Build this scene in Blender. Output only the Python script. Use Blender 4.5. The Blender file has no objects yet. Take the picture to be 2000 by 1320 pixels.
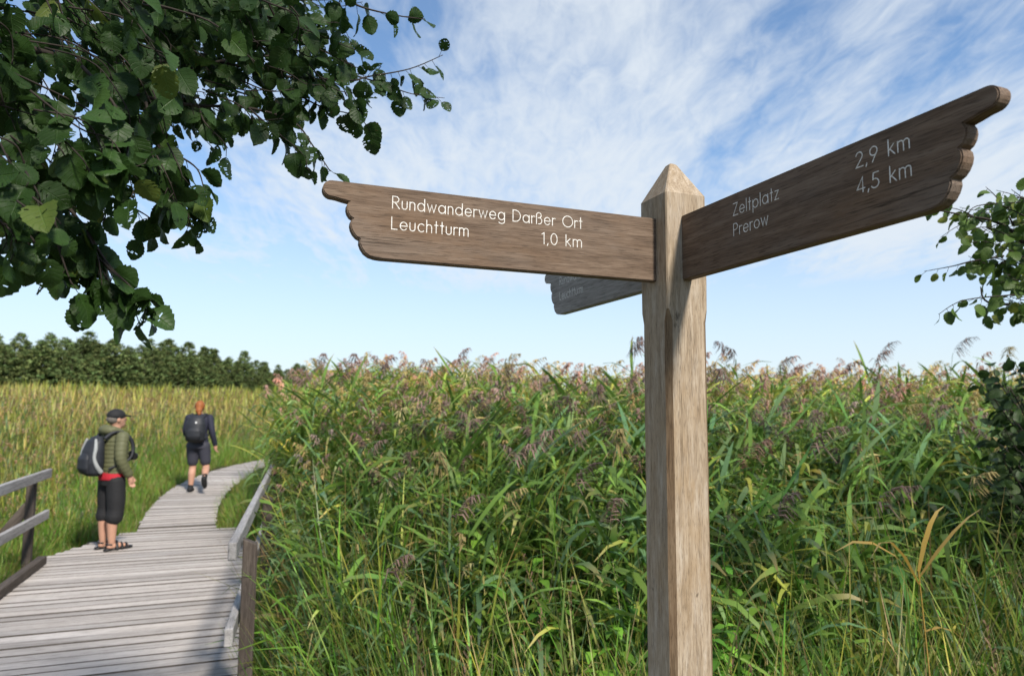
import bpy, bmesh, math, random
import numpy as np
from mathutils import Vector, Matrix, Quaternion
R = math.radians
random.seed(7)
rng = np.random.default_rng(11)
scene = bpy.context.scene
COL = scene.collection

# ------------------------------------------------------------------ camera, sky, sun, exposure
CAM = Vector((0, 0, 1.85))
FPX = 1350.0                       # focal length in pixels of a 2000 px wide picture
PITCH = math.atan2(130, FPX)
ROLL = R(0.35)
cam_d = bpy.data.cameras.new('camera')
cam = bpy.data.objects.new('camera', cam_d); COL.objects.link(cam)
cam_d.sensor_width = 36; cam_d.lens = FPX / 2000 * 36
cam_d.clip_start = 0.05; cam_d.clip_end = 9000
cam.matrix_world = Matrix.Translation(CAM) @ Matrix.Rotation(math.pi / 2 + PITCH, 4, 'X') @ Matrix.Rotation(ROLL, 4, 'Z')
cam_d.dof.use_dof = True; cam_d.dof.focus_distance = 1.70; cam_d.dof.aperture_fstop = 4.5
scene.camera = cam

SUN_EL, SUN_AZ = 42.0, 146.0       # azimuth clockwise from +Y: behind the camera, to the right
world = bpy.data.worlds.new('World'); scene.world = world; world.use_nodes = True
def build_sky():
    nt = world.node_tree; N = nt.nodes; N.clear(); L = nt.links.new
    out = N.new('ShaderNodeOutputWorld'); bg = N.new('ShaderNodeBackground'); L(bg.outputs[0], out.inputs[0])
    bg.inputs[1].default_value = 0.11
    sky = N.new('ShaderNodeTexSky'); sky.sky_type = 'NISHITA'; sky.sun_disc = False
    sky.sun_elevation = R(SUN_EL); sky.sun_rotation = R(SUN_AZ); sky.altitude = 10
    sky.air_density = 1.0; sky.dust_density = 0.0; sky.ozone_density = 1.4
    tc = N.new('ShaderNodeTexCoord'); sep = N.new('ShaderNodeSeparateXYZ'); L(tc.outputs['Generated'], sep.inputs[0])
    def math_(op, a, b=None, clamp=False):
        m = N.new('ShaderNodeMath'); m.operation = op; m.use_clamp = clamp
        for i, v in enumerate((a, b)):
            if v is None: continue
            if isinstance(v, (int, float)): m.inputs[i].default_value = v
            else: L(v, m.inputs[i])
        return m.outputs[0]
    z = math_('MAXIMUM', sep.outputs[2], 0.0)
    den = math_('ADD', z, 0.10)
    px = math_('DIVIDE', sep.outputs[0], den); py = math_('DIVIDE', sep.outputs[1], den)
    cmb = N.new('ShaderNodeCombineXYZ'); L(px, cmb.inputs[0]); L(py, cmb.inputs[1])
    def noise(scale, detail, rough, rot, sc, dist=0.0, off=(0, 0, 0)):
        mp = N.new('ShaderNodeMapping'); mp.inputs['Rotation'].default_value = (0, 0, R(rot)); mp.inputs['Scale'].default_value = sc
        mp.inputs['Location'].default_value = off
        L(cmb.outputs[0], mp.inputs[0])
        n = N.new('ShaderNodeTexNoise'); n.inputs['Scale'].default_value = scale; n.inputs['Detail'].default_value = detail
        n.inputs['Roughness'].default_value = rough; n.inputs['Distortion'].default_value = dist
        L(mp.outputs[0], n.inputs['Vector']); return n.outputs[0]
    big = noise(0.75, 5, 0.55, 28, (1.0, 0.55, 1), 0.4, (3.1, 1.2, 0))
    streak = noise(2.3, 9, 0.66, 24, (1.0, 0.34, 1), 0.7, (0.4, 2.2, 0))
    puff = noise(13.0, 6, 0.62, -30, (1.0, 0.42, 1), 0.9)
    s = math_('ADD', math_('MULTIPLY', big, 0.56), math_('ADD', math_('MULTIPLY', streak, 0.46), math_('MULTIPLY', puff, 0.24)))
    def ramp(v, a, b, c0=0.0, c1=1.0, interp='SMOOTHSTEP'):
        m = N.new('ShaderNodeMapRange'); m.interpolation_type = interp
        L(v, m.inputs[0]); m.inputs[1].default_value = a; m.inputs[2].default_value = b; m.inputs[3].default_value = c0; m.inputs[4].default_value = c1
        return m.outputs[0]
    s = math_('ADD', s, ramp(z, 0.46, 0.22, 0.0, 0.08))
    cover = ramp(s, 0.47, 0.80)
    low = ramp(z, 0.10, 0.20, 0.22, 1.0)          # thinner cloud close to the horizon
    cover = math_('MULTIPLY', math_('MULTIPLY', cover, low), 0.92)
    # thin veil of vapour everywhere, thicker towards the horizon
    veil = math_('ADD', ramp(z, 0.0, 0.36, 0.84, 0.0, 'LINEAR'), 0.10)
    cover = math_('MAXIMUM', cover, veil)
    mix = N.new('ShaderNodeMix'); mix.data_type = 'RGBA'
    tint = N.new('ShaderNodeMix'); tint.data_type = 'RGBA'; tint.blend_type = 'MULTIPLY'; tint.inputs[0].default_value = 1.0
    L(sky.outputs[0], tint.inputs[6]); tint.inputs[7].default_value = (0.72, 1.02, 1.22, 1)
    L(cover, mix.inputs[0]); L(tint.outputs[2], mix.inputs[6]); mix.inputs[7].default_value = (5.3, 5.75, 6.2, 1)
    L(mix.outputs[2], bg.inputs[0])
build_sky()
sun_d = bpy.data.lights.new('sun', 'SUN'); sun = bpy.data.objects.new('sun', sun_d); COL.objects.link(sun)
sun_d.energy = 4.4; sun_d.angle = R(7.0); sun_d.color = (1.0, 0.93, 0.82)
sdir = Vector((math.sin(R(SUN_AZ)) * math.cos(R(SUN_EL)), math.cos(R(SUN_AZ)) * math.cos(R(SUN_EL)), math.sin(R(SUN_EL))))
sun.rotation_euler = sdir.to_track_quat('Z', 'Y').to_euler()
sun.location = sdir * 60
scene.view_settings.view_transform = 'Standard'; scene.view_settings.look = 'None'
scene.view_settings.exposure = 0.45; scene.view_settings.gamma = 1.0
scene.render.engine = 'CYCLES'
scene.cycles.use_denoising = True
scene.cycles.max_bounces = 7; scene.cycles.transparent_max_bounces = 6
scene.cycles.caustics_reflective = False; scene.cycles.caustics_refractive = False

def at(px, py, Y):                 # the point of the place at depth Y that the photograph shows at this pixel
    d = Vector(((px - 1000) / FPX, (660 - py) / FPX, -1))
    d = cam.matrix_world.to_3x3() @ d
    return CAM + d * (Y / d.y)
def atz(px, py, z):
    d = cam.matrix_world.to_3x3() @ Vector(((px - 1000) / FPX, (660 - py) / FPX, -1))
    return CAM + d * ((z - CAM.z) / d.z)

# ------------------------------------------------------------------ helpers
def tag(o, label=None, cat=None, group=None, kind=None):
    if label: o['label'] = label
    if cat: o['category'] = cat
    if group: o['group'] = group
    if kind: o['kind'] = kind
    return o
def empty(name, loc=(0, 0, 0), rz=0.0):
    o = bpy.data.objects.new(name, None); COL.objects.link(o); o.location = loc; o.rotation_euler = (0, 0, rz)
    o.empty_display_size = 0.1
    return o
def link(name, me, mat=None, parent=None, loc=None, smooth=False):
    o = bpy.data.objects.new(name, me); COL.objects.link(o)
    if mat is not None and len(me.materials) == 0: me.materials.append(mat)
    if parent: o.parent = parent
    if loc is not None: o.location = loc
    if smooth: me.polygons.foreach_set('use_smooth', [True] * len(me.polygons))
    return o
def bm_obj(name, bm, mat, parent=None, loc=None, smooth=False):
    me = bpy.data.meshes.new(name); bmesh.ops.recalc_face_normals(bm, faces=bm.faces); bm.to_mesh(me); bm.free()
    return link(name, me, mat, parent, loc, smooth)
def box_bm(bm, sx, sy, sz, M=Matrix(), bevel=0.0, seg=1):
    r = bmesh.ops.create_cube(bm, size=1.0, matrix=M @ Matrix.Diagonal((sx, sy, sz, 1)))
    if bevel:
        es = list({e for v in r['verts'] for e in v.link_edges})
        bmesh.ops.bevel(bm, geom=es, offset=bevel, segments=seg, affect='EDGES', profile=0.6)
def frame_along(a, b, upv=Vector((0, 0, 1))):
    x = (b - a).normalized(); y = upv.cross(x).normalized(); z = x.cross(y)
    return Matrix(((x.x, y.x, z.x, 0), (x.y, y.y, z.y, 0), (x.z, y.z, z.z, 0), (0, 0, 0, 1)))
def beam(name, a, b, w, h, mat, parent, bevel=0.006):       # a squared timber from a to b, local X along it
    a, b = Vector(a), Vector(b); bm = bmesh.new()
    box_bm(bm, (b - a).length, w, h, bevel=bevel)
    me_o = bm_obj(name, bm, mat, parent)
    m = frame_along(a, b); m.translation = (a + b) / 2
    me_o.matrix_local = m
    return me_o
def tube_bm(bm, pts, rad, n=8, cap=True):
    pts = [Vector(p) for p in pts]; rings = []
    prev = None
    for i, p in enumerate(pts):
        t = (pts[min(i + 1, len(pts) - 1)] - pts[max(i - 1, 0)]).normalized()
        if prev is None:
            u = t.orthogonal().normalized()
        else:
            u = (prev - t * prev.dot(t))
            u = u.normalized() if u.length > 1e-6 else t.orthogonal().normalized()
        prev = u; v = t.cross(u)
        r = rad[i] if hasattr(rad, '__len__') else rad
        rings.append([bm.verts.new(p + (u * math.cos(2 * math.pi * k / n) + v * math.sin(2 * math.pi * k / n)) * r) for k in range(n)])
    for a, b in zip(rings, rings[1:]):
        for k in range(n): bm.faces.new((a[k], a[(k + 1) % n], b[(k + 1) % n], b[k]))
    if cap:
        bm.faces.new(rings[0][::-1]); bm.faces.new(rings[-1])

# ------------------------------------------------------------------ materials
class NT:
    def __init__(s, name):
        s.mat = bpy.data.materials.new(name); s.mat.use_nodes = True; s.nt = s.mat.node_tree; s.N = s.nt.nodes
        s.bsdf = s.N['Principled BSDF']; s.out = s.N['Material Output']
    def L(s, a, b): s.nt.links.new(a, b)
    def node(s, t, **kw):
        n = s.N.new(t)
        for k, v in kw.items(): setattr(n, k, v)
        return n
    def mapping(s, src, scale=(1, 1, 1), rot=(0, 0, 0), loc=(0, 0, 0)):
        m = s.node('ShaderNodeMapping'); m.inputs['Scale'].default_value = scale; m.inputs['Rotation'].default_value = rot
        m.inputs['Location'].default_value = loc; s.L(src, m.inputs[0]); return m.outputs[0]
    def coord(s, which='Object'): return s.node('ShaderNodeTexCoord').outputs[which]
    def noise(s, vec, scale, detail=4, rough=0.55, dist=0.0):
        n = s.node('ShaderNodeTexNoise'); n.inputs['Scale'].default_value = scale; n.inputs['Detail'].default_value = detail
        n.inputs['Roughness'].default_value = rough; n.inputs['Distortion'].default_value = dist
        s.L(vec, n.inputs['Vector']); return n.outputs[0]
    def math(s, op, a, b=None, clamp=False):
        m = s.node('ShaderNodeMath', operation=op, use_clamp=clamp)
        for i, v in enumerate((a, b)):
            if v is None: continue
            if isinstance(v, (int, float)): m.inputs[i].default_value = v
            else: s.L(v, m.inputs[i])
        return m.outputs[0]
    def rng(s, v, a, b, c=0.0, d=1.0, smooth=True):
        m = s.node('ShaderNodeMapRange'); m.interpolation_type = 'SMOOTHSTEP' if smooth else 'LINEAR'
        s.L(v, m.inputs[0])
        for i, x in enumerate((a, b, c, d)): m.inputs[i + 1].default_value = x
        return m.outputs[0]
    def mix(s, f, a, b, mode='MIX'):
        m = s.node('ShaderNodeMix', data_type='RGBA', blend_type=mode)
        if isinstance(f, (int, float)): m.inputs[0].default_value = f
        else: s.L(f, m.inputs[0])
        for i, v in ((6, a), (7, b)):
            if isinstance(v, tuple): m.inputs[i].default_value = v if len(v) == 4 else v + (1,)
            else: s.L(v, m.inputs[i])
        return m.outputs[2]
    def ramp(s, v, stops):
        r = s.node('ShaderNodeValToRGB'); e = r.color_ramp.elements
        while len(e) < len(stops): e.new(0.5)
        for el, (p, c) in zip(e, stops): el.position = p; el.color = c + (1,)
        s.L(v, r.inputs[0]); return r.outputs[0]
    def bump(s, h, strength=0.4, dist=0.002):
        b = s.node('ShaderNodeBump'); b.inputs['Strength'].default_value = strength; b.inputs['Distance'].default_value = dist
        s.L(h, b.inputs['Height']); s.L(b.outputs[0], s.bsdf.inputs['Normal'])
    def set(s, **kw):
        for k, v in kw.items():
            k = {'rough': 'Roughness', 'col': 'Base Color', 'spec': 'Specular IOR Level', 'metal': 'Metallic'}[k]
            if hasattr(v, 'links') or hasattr(v, 'is_linked'): s.L(v, s.bsdf.inputs[k])
            else: s.bsdf.inputs[k].default_value = (v + (1,)) if isinstance(v, tuple) else v
def plain(name, col, rough=0.7, var=0.12, scale=60, spec=0.3):
    m = NT(name); n = m.noise(m.coord(), scale, 3)
    a = tuple(c * (1 - var) for c in col); b = tuple(min(1, c * (1 + var)) for c in col)
    m.set(col=m.mix(n, a, b), rough=rough, spec=spec); return m.mat

def wood(name, dark, mid, light, axis='X', grain=1.0, orange=None, silver=None, knots=None, cracks=True, rand=0.0, bump=0.35):
    """Weathered timber: long grain along one local axis, growth-ring bands, dark pores and silvering."""
    m = NT(name); co = m.coord('Object')
    if rand:
        oi = m.node('ShaderNodeObjectInfo'); add = m.node('ShaderNodeVectorMath', operation='ADD')
        sc = m.node('ShaderNodeVectorMath', operation='SCALE'); cx = m.node('ShaderNodeCombineXYZ')
        for i in range(3): m.L(oi.outputs['Random'], cx.inputs[i])
        m.L(cx.outputs[0], sc.inputs[0]); sc.inputs['Scale'].default_value = 37.0
        m.L(co, add.inputs[0]); m.L(sc.outputs[0], add.inputs[1]); co = add.outputs[0]
    def st(k, across):                       # k: frequency along the grain, across: frequency across it
        v = {'X': (k, across, across), 'Z': (across, across, k)}[axis]
        return m.mapping(co, v)
    warp = m.noise(st(1.2, 5), 1.0, 3)
    bands = m.noise(st(3.2 * grain, 48 * grain), 1.0, 5, 0.6, 0.7)
    fine = m.noise(st(17 * grain, 300 * grain), 1.0, 3, 0.6)
    pores = m.noise(st(26 * grain, 420 * grain), 1.0, 2, 0.5)
    blot = m.noise(st(3.0, 7), 1.0, 4, 0.6)
    v = m.math('ADD', m.math('MULTIPLY', bands, 0.6), m.math('MULTIPLY', fine, 0.4))
    c = m.ramp(v, [(0.33, dark), (0.5, mid), (0.68, light)])
    if orange: c = m.mix(m.rng(blot, 0.48, 0.72, 0, 0.6), c, m.mix(fine, tuple(x * .7 for x in orange), orange))
    if silver: c = m.mix(m.rng(m.noise(st(2.2 * grain ** 2, 9 * grain ** 2.5), 1.0, 6, 0.7), 0.45, 0.75, 0, 0.7), c, silver)
    c = m.mix(m.rng(pores, 0.56, 0.68, 0, 0.55), c, tuple(x * 0.45 for x in dark))
    if cracks:
        cr = m.noise(st(1.1, 55), 1.0, 4, 0.55, 0.5)
        crk = m.rng(m.math('ABSOLUTE', m.math('SUBTRACT', cr, 0.5)), 0.0, 0.016, 1, 0)
        msk = m.rng(m.noise(st(2.5, 9), 1.0, 2), 0.52, 0.66)
        crk = m.math('MULTIPLY', crk, msk)
        c = m.mix(m.math('MULTIPLY', crk, 0.75), c, tuple(x * 0.3 for x in dark))
    for (p, r) in (knots or []):
        d = m.node('ShaderNodeVectorMath', operation='DISTANCE'); m.L(m.mapping(co, {'X': (0.55, 1, 1), 'Z': (1, 1, 0.8)}[axis]), d.inputs[0])
        q = {'X': (p[0] * 0.55, p[1], p[2]), 'Z': (p[0], p[1], p[2] * 0.8)}[axis]; d.inputs[1].default_value = q
        dd = m.math('ADD', d.outputs['Value'], m.math('MULTIPLY', m.math('SUBTRACT', m.noise(st(60, 130), 1.0, 3), 0.5), r * 2.6))
        c = m.mix(m.rng(dd, 0.0, r, 0.9, 0.0), c, tuple(x * 0.35 for x in dark))
    if rand:
        hs = m.node('ShaderNodeHueSaturation'); m.L(c, hs.inputs['Color'])
        m.L(m.rng(oi.outputs['Random'], 0, 1, 1 - rand, 1 + rand, False), hs.inputs['Value']); c = hs.outputs[0]
    m.set(col=c, rough=0.78, spec=0.25)
    h = m.math('SUBTRACT', m.math('ADD', m.math('MULTIPLY', bands, 0.6), m.math('MULTIPLY', fine, 0.5)), m.math('MULTIPLY', m.rng(pores, 0.5, 0.7), 0.5))
    m.bump(h, bump, 0.0015)
    return m.mat

M = {}
M['sign'] = wood('oak_sign', (0.072, 0.047, 0.031), (0.146, 0.100, 0.070), (0.235, 0.172, 0.126), 'X', 1.0, orange=(0.19, 0.112, 0.062), silver=(0.19, 0.150, 0.122))
M['sign_grey'] = wood('oak_sign_grey', (0.17, 0.155, 0.14), (0.29, 0.27, 0.25), (0.39, 0.37, 0.35), 'X', 0.8, silver=(0.38, 0.36, 0.345))
M['post'] = wood('oak_post', (0.185, 0.132, 0.085), (0.335, 0.258, 0.178), (0.46, 0.375, 0.285), 'Z', 1.7, orange=(0.35, 0.235, 0.125), silver=(0.49, 0.425, 0.35), knots=[((-0.032, -0.06, 2.225), 0.012), ((-0.036, -0.06, 2.20), 0.007), ((-0.03, -0.06, 2.06), 0.006), ((0.012, -0.06, 1.55), 0.005), ((0.02, -0.06, 1.12), 0.006), ((-0.06, 0.02, 1.55), 0.006)])
M['chamfer'] = wood('oak_chamfer', (0.10, 0.062, 0.035), (0.19, 0.125, 0.072), (0.28, 0.20, 0.125), 'Z', 1.7)
M['deck'] = wood('deck_plank_wood', (0.27, 0.24, 0.215), (0.40, 0.362, 0.335), (0.50, 0.462, 0.435), 'X', 0.45, silver=(0.53, 0.505, 0.49), rand=0.20, cracks=True)
M['deck_edge'] = plain('plank_gap_shade', (0.075, 0.064, 0.055), .9, .35, 30)  # shade of the gaps between planks, put into the colour of their edges
M['rail'] = wood('rail_wood', (0.15, 0.14, 0.135), (0.30, 0.285, 0.28), (0.44, 0.425, 0.42), 'X', 0.6, silver=(0.46, 0.46, 0.47), rand=0.08)
M['rail_post'] = wood('rail_post_wood', (0.038, 0.030, 0.025), (0.075, 0.06, 0.05), (0.135, 0.112, 0.095), 'X', 0.6, rand=0.1)
def paint():
    m = NT('white_letter_paint'); n = m.noise(m.coord(), 240, 3, 0.6)
    m.set(col=m.mix(m.rng(n, 0.42, 0.6), (0.66, 0.63, 0.58), (0.88, 0.87, 0.84)), rough=0.6, spec=0.3); return m.mat
M['paint'] = paint()

def leafy(name, transl=0.35, rough=0.45, vary=0.25, spec=0.35):
    """Foliage coloured by the plant's own colour attribute, with a little light passing through the blade."""
    m = NT(name); a = m.node('ShaderNodeAttribute', attribute_name='Col')
    oi = m.node('ShaderNodeObjectInfo'); hs = m.node('ShaderNodeHueSaturation'); m.L(a.outputs['Color'], hs.inputs['Color'])
    m.L(m.rng(oi.outputs['Random'], 0, 1, 1 - vary, 1 + vary, False), hs.inputs['Value'])
    m.set(col=hs.outputs[0], rough=rough, spec=spec)
    t = m.node('ShaderNodeBsdfTranslucent'); m.L(hs.outputs[0], t.inputs['Color'])
    mx = m.node('ShaderNodeMixShader'); mx.inputs[0].default_value = transl
    m.L(m.bsdf.outputs[0], mx.inputs[1]); m.L(t.outputs[0], mx.inputs[2]); m.L(mx.outputs[0], m.out.inputs[0])
    return m.mat
M['reed'] = leafy('reed_blades', 0.35, 0.5, 0.15)
M['needle'] = leafy('pine_needles', 0.15, 0.7, 0.22, 0.2)
def broadleaf(name, c1, c2, yellow, transl=0.3):
    """Alder leaf: side veins from the blade's own coordinates (attribute Col = u, v, random)."""
    m = NT(name); a = m.node('ShaderNodeAttribute', attribute_name='Col'); sp = m.node('ShaderNodeSeparateXYZ'); m.L(a.outputs['Vector'], sp.inputs[0])
    u, v = sp.outputs[0], sp.outputs[1]                       # u across -1..1 (stored 0..1), v along 0..1
    au = m.math('ABSOLUTE', m.math('SUBTRACT', m.math('MULTIPLY', u, 2.0), 1.0))
    ph = m.math('MULTIPLY', m.math('SUBTRACT', v, m.math('MULTIPLY', au, 0.24)), 44.0)
    vein = m.rng(m.math('ABSOLUTE', m.math('SINE', m.math('MULTIPLY', ph, 0.5))), 0.0, 0.34, 1, 0)
    mid = m.rng(au, 0.0, 0.07, 1, 0); vn = m.math('MAXIMUM', vein, mid)
    oi = m.node('ShaderNodeObjectInfo'); rnd = oi.outputs['Random']
    n = m.noise(m.coord('Object'), 45, 4, 0.6)
    c = m.mix(m.rng(n, 0.3, 0.7), c1, c2)
    c = m.mix(m.rng(rnd, 0.86, 1.0, 0, 0.5), c, yellow)
    c = m.mix(m.math('MULTIPLY', vn, 0.26), c, tuple(x * 1.7 for x in c2))
    spots = m.rng(m.noise(m.coord('Object'), 120, 2), 0.66, 0.72)
    c = m.mix(m.math('MULTIPLY', spots, 0.6), c, (0.10, 0.055, 0.02))
    hs = m.node('ShaderNodeHueSaturation'); m.L(c, hs.inputs['Color']); m.L(m.rng(rnd, 0, 1, 0.72, 1.2, False), hs.inputs['Value']); c = hs.outputs[0]
    m.set(col=c, rough=0.5, spec=0.28)
    m.bump(m.math('SUBTRACT', 1.0, vn), 0.5, 0.002)
    t = m.node('ShaderNodeBsdfTranslucent'); m.L(c, t.inputs['Color'])
    mx = m.node('ShaderNodeMixShader'); mx.inputs[0].default_value = transl
    m.L(m.bsdf.outputs[0], mx.inputs[1]); m.L(t.outputs[0], mx.inputs[2]); m.L(mx.outputs[0], m.out.inputs[0])
    return m.mat
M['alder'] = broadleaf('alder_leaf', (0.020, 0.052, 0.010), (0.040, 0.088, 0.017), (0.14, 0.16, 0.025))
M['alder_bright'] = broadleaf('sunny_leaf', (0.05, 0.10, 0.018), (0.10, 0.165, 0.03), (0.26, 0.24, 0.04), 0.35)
M['shrub'] = broadleaf('shrub_leaf', (0.025, 0.05, 0.014), (0.045, 0.085, 0.022), (0.09, 0.11, 0.03))
def bark():
    m = NT('bark'); n = m.noise(m.mapping(m.coord(), (1, 1, 0.35)), 40, 5, 0.65)
    m.set(col=m.ramp(n, [(0.3, (0.035, 0.028, 0.022)), (0.7, (0.12, 0.10, 0.08))]), rough=0.9, spec=0.2); m.bump(n, 0.6, 0.01); return m.mat
M['bark'] = bark()
M['twig'] = plain('twig_bark', (0.032, 0.025, 0.02), 0.8, 0.35)
def ground_mat():
    m = NT('marsh_ground'); co = m.coord('Object')
    a = m.noise(co, 0.35, 6, 0.6); b = m.noise(co, 9, 5, 0.7)
    c = m.mix(m.rng(b, 0.35, 0.65), (0.030, 0.034, 0.014), (0.075, 0.07, 0.03))
    c = m.mix(m.rng(a, 0.42, 0.6, 0, 0.6), c, (0.11, 0.10, 0.035))
    m.set(col=c, rough=0.95, spec=0.1); m.bump(b, 0.8, 0.05); return m.mat
M['ground'] = ground_mat()

# ------------------------------------------------------------------ layout of the bridge and the walkway
P0 = Vector((-1.86, 4.905, 0)); HEAD = R(20.5)
U = Vector((-math.sin(HEAD), math.cos(HEAD), 0)); V = Vector((math.cos(HEAD), math.sin(HEAD), 0))
def dk(s, p, z=0.0): return P0 + U * s + V * p + Vector((0, 0, z))      # s along the bridge, p across it (0 = right-hand edge)
DECK_W = 2.2; DECK_END = 5.95
walk = [Vector(p) for p in ((-4.95, 10.45, 0.0), (-5.42, 11.7, 0.10), (-5.80, 13.0, 0.21), (-5.98, 14.3, 0.31), (-5.95, 15.6, 0.39), (-5.70, 17.0, 0.45), (-5.2, 18.6, 0.49), (-4.4, 20.2, 0.5))]
def catmull(pts, n):
    out = []
    for i in range(len(pts) - 1):
        p0, p1, p2, p3 = pts[max(i - 1, 0)], pts[i], pts[i + 1], pts[min(i + 2, len(pts) - 1)]
        for k in range(n):
            t = k / n
            out.append(0.5 * ((2 * p1) + (p2 - p0) * t + (2 * p0 - 5 * p1 + 4 * p2 - p3) * t * t + (3 * p1 - p0 - 3 * p2 + p3) * t ** 3))
    out.append(pts[-1].copy()); return out
walk_c = catmull(walk, 40)
WC = np.array([(p.x, p.y, p.z) for p in walk_c])
def sstep(a, b, x): t = np.clip((np.asarray(x, float) - a) / (b - a), 0, 1); return t * t * (3 - 2 * t)
def gz(x, y):
    x = np.asarray(x, float); y = np.asarray(y, float)
    z = -0.22 + 0.68 * sstep(8.5, 18, y)
    dp = (x - P0.x) * V.x + (y - P0.y) * V.y
    z = z + 0.22 * sstep(0.3, 2.5, dp) * (1 - sstep(8.5, 18, y))
    return z + 0.03 * np.sin(x * 1.3 + y * 0.7) + 0.02 * np.sin(2.9 * y - x)
def walk_dist(x, y):               # distance to the walkway's centre line
    x = np.asarray(x, float)[:, None]; y = np.asarray(y, float)[:, None]
    return np.sqrt(((x - WC[None, ::6, 0]) ** 2 + (y - WC[None, ::6, 1]) ** 2).min(1))

# ground: one sheet, fine near the camera, out to the horizon
def build_ground():
    a = np.concatenate([-np.geomspace(3500, 16, 26), np.linspace(-15, 15, 61), np.geomspace(16, 3500, 26)])
    b = np.concatenate([-np.geomspace(3500, 8, 22), np.linspace(-6, 26, 65), np.geomspace(28, 3500, 26)])
    X, Y = np.meshgrid(a, b); Z = gz(X, Y)
    n, m_ = X.shape; vs = np.stack([X, Y, Z], -1).reshape(-1, 3)
    i = (np.arange(n - 1)[:, None] * m_ + np.arange(m_ - 1)[None]).reshape(-1)
    me = bpy.data.meshes.new('ground'); me.from_pydata(vs.tolist(), [], np.stack([i, i + 1, i + m_ + 1, i + m_], -1).tolist())
    tag(link('ground', me, M['ground'], smooth=True), kind='structure')
build_ground()

# ------------------------------------------------------------------ boardwalk
def plank_mesh(L, w, h, i):
    bm = bmesh.new(); box_bm(bm, L, w, h, bevel=0.006)
    r = random.Random(i)
    for v in bm.verts: v.co += Vector((r.uniform(-.012, .012) if abs(v.co.x) > L * .4 else 0, r.uniform(-.0025, .0025), r.uniform(-.0025, .0025)))
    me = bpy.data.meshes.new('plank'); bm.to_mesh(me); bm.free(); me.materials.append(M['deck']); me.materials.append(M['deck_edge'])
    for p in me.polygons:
        if p.normal.z < 0.92: p.material_index = 1  # sides and bevels take the painted gap shade
    return me
def build_boardwalk():
    bw = empty('boardwalk', dk(0, -DECK_W / 2)); tag(bw, kind='structure')
    base = bw.location.copy()
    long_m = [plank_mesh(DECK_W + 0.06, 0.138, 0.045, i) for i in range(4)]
    s = -4.6; k = 0
    r = random.Random(3)
    while s < DECK_END:
        w = r.uniform(0.115, 0.165); left_cut = 0.0
        if s > 4.55: left_cut = (s - 4.55) * 0.42
        L = DECK_W - left_cut
        o = link('plank', long_m[k % 4], parent=bw)
        o.location = dk(s + w / 2, -L / 2 + r.uniform(-.018, .018), -0.0225 + r.uniform(-.004, .004)) - base
        o.rotation_euler = (r.uniform(-.012, .012), r.uniform(-.002, .002), HEAD + r.uniform(-.004, .004) + (math.pi if r.random() < .5 else 0))
        o.scale = (L / DECK_W, w / 0.138, 1)
        s += w + r.uniform(0.005, 0.022); k += 1
    for p in (-0.25, -1.1, -1.95):
        beam('joist', dk(-4.6, p, -0.125) - base, dk(DECK_END - .1, p, -0.125) - base, 0.1, 0.15, M['rail_post'], bw)
    # the narrower walkway that climbs away and bends
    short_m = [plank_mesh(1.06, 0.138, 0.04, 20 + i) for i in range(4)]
    d = 0.0; acc = 0.0; nxt = 0.0
    for i in range(len(walk_c) - 1):
        a, b = walk_c[i], walk_c[i + 1]; seg = (b - a).length
        while nxt < acc + seg:
            p = a.lerp(b, (nxt - acc) / seg); t = (b - a).normalized()
            fr = frame_along(Vector((0, 0, 0)), Vector((t.y, -t.x, 0)).normalized(), Vector((0, 0, 1)))
            yaw = math.atan2(-t.x, t.y); pit = math.asin(t.z); w = r.uniform(0.12, 0.145)
            o = link('plank', short_m[k % 4], parent=bw)
            if acc < 0.2 and nxt < 0.05: nxt = 0.07
            o.location = p - base + Vector((r.uniform(-.02, .02), 0, -0.02 + r.uniform(-.003, .003)))
            o.rotation_euler = (pit + r.uniform(-.01, .01), 0, yaw + r.uniform(-.01, .01)); o.scale = (1, w / 0.138, 1)
            nxt += w + r.uniform(.012, .026); k += 1
        acc += seg
    for side in (-0.42, 0.42):
        bm = bmesh.new(); pts = []
        for i in range(6, len(walk_c), 10):
            t = (walk_c[min(i + 1, len(walk_c) - 1)] - walk_c[i - 1]).normalized(); pts.append(walk_c[i] + Vector((t.y, -t.x, 0)) * side - base + Vector((0, 0, -0.10)))
        tube_bm(bm, pts, 0.055, 4); bm_obj('joist', bm, M['rail_post'], bw)
    return bw
build_boardwalk()

def railing(side, s0, s1, posts, label):
    t = empty('bridge_railing', dk((s0 + s1) / 2, 0 if side > 0 else -DECK_W)); base = t.location.copy()
    tag(t, label, 'railing', 'railings of the small bridge')
    pp = (lambda s: 0.026 + 0.068 * (s + 0.8)) if side > 0 else (lambda s: -DECK_W - 0.10)
    inn = lambda s: pp(s) - side * 0.076
    for s in posts:
        lean = random.uniform(-.015, .015)
        bm = bmesh.new(); box_bm(bm, 1.26, 0.088, 0.088, bevel=0.006)
        for v in bm.verts:
            if v.co.x > 0.5: v.co.x += -side * v.co.y * 0.45          # slanted top, shedding water
        o = bm_obj('post', bm, M['rail_post'], t)
        p = pp(s); a, b = dk(s, p, -0.28) - base, dk(s + lean, p, 0.98) - base
        m = frame_along(a, b, U); m.translation = (a + b) / 2; o.matrix_local = m
        if side > 0 and s < 0: continue
        beam('brace', dk(s + 0.078, p + side * 0.04, 0.66) - base, dk(s + 0.078, p + side * 0.62, -0.16) - base, 0.045, 0.11, M['rail_post'], t, 0.004)
    for z, h, nm in ((0.985, 0.105, 'handrail'), (0.50, 0.105, 'lower_rail')):
        beam(nm, dk(s0, inn(s0), z) - base, dk(s1, inn(s1), z + .012) - base, 0.048, h, M['rail'], t)
    return t
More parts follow.
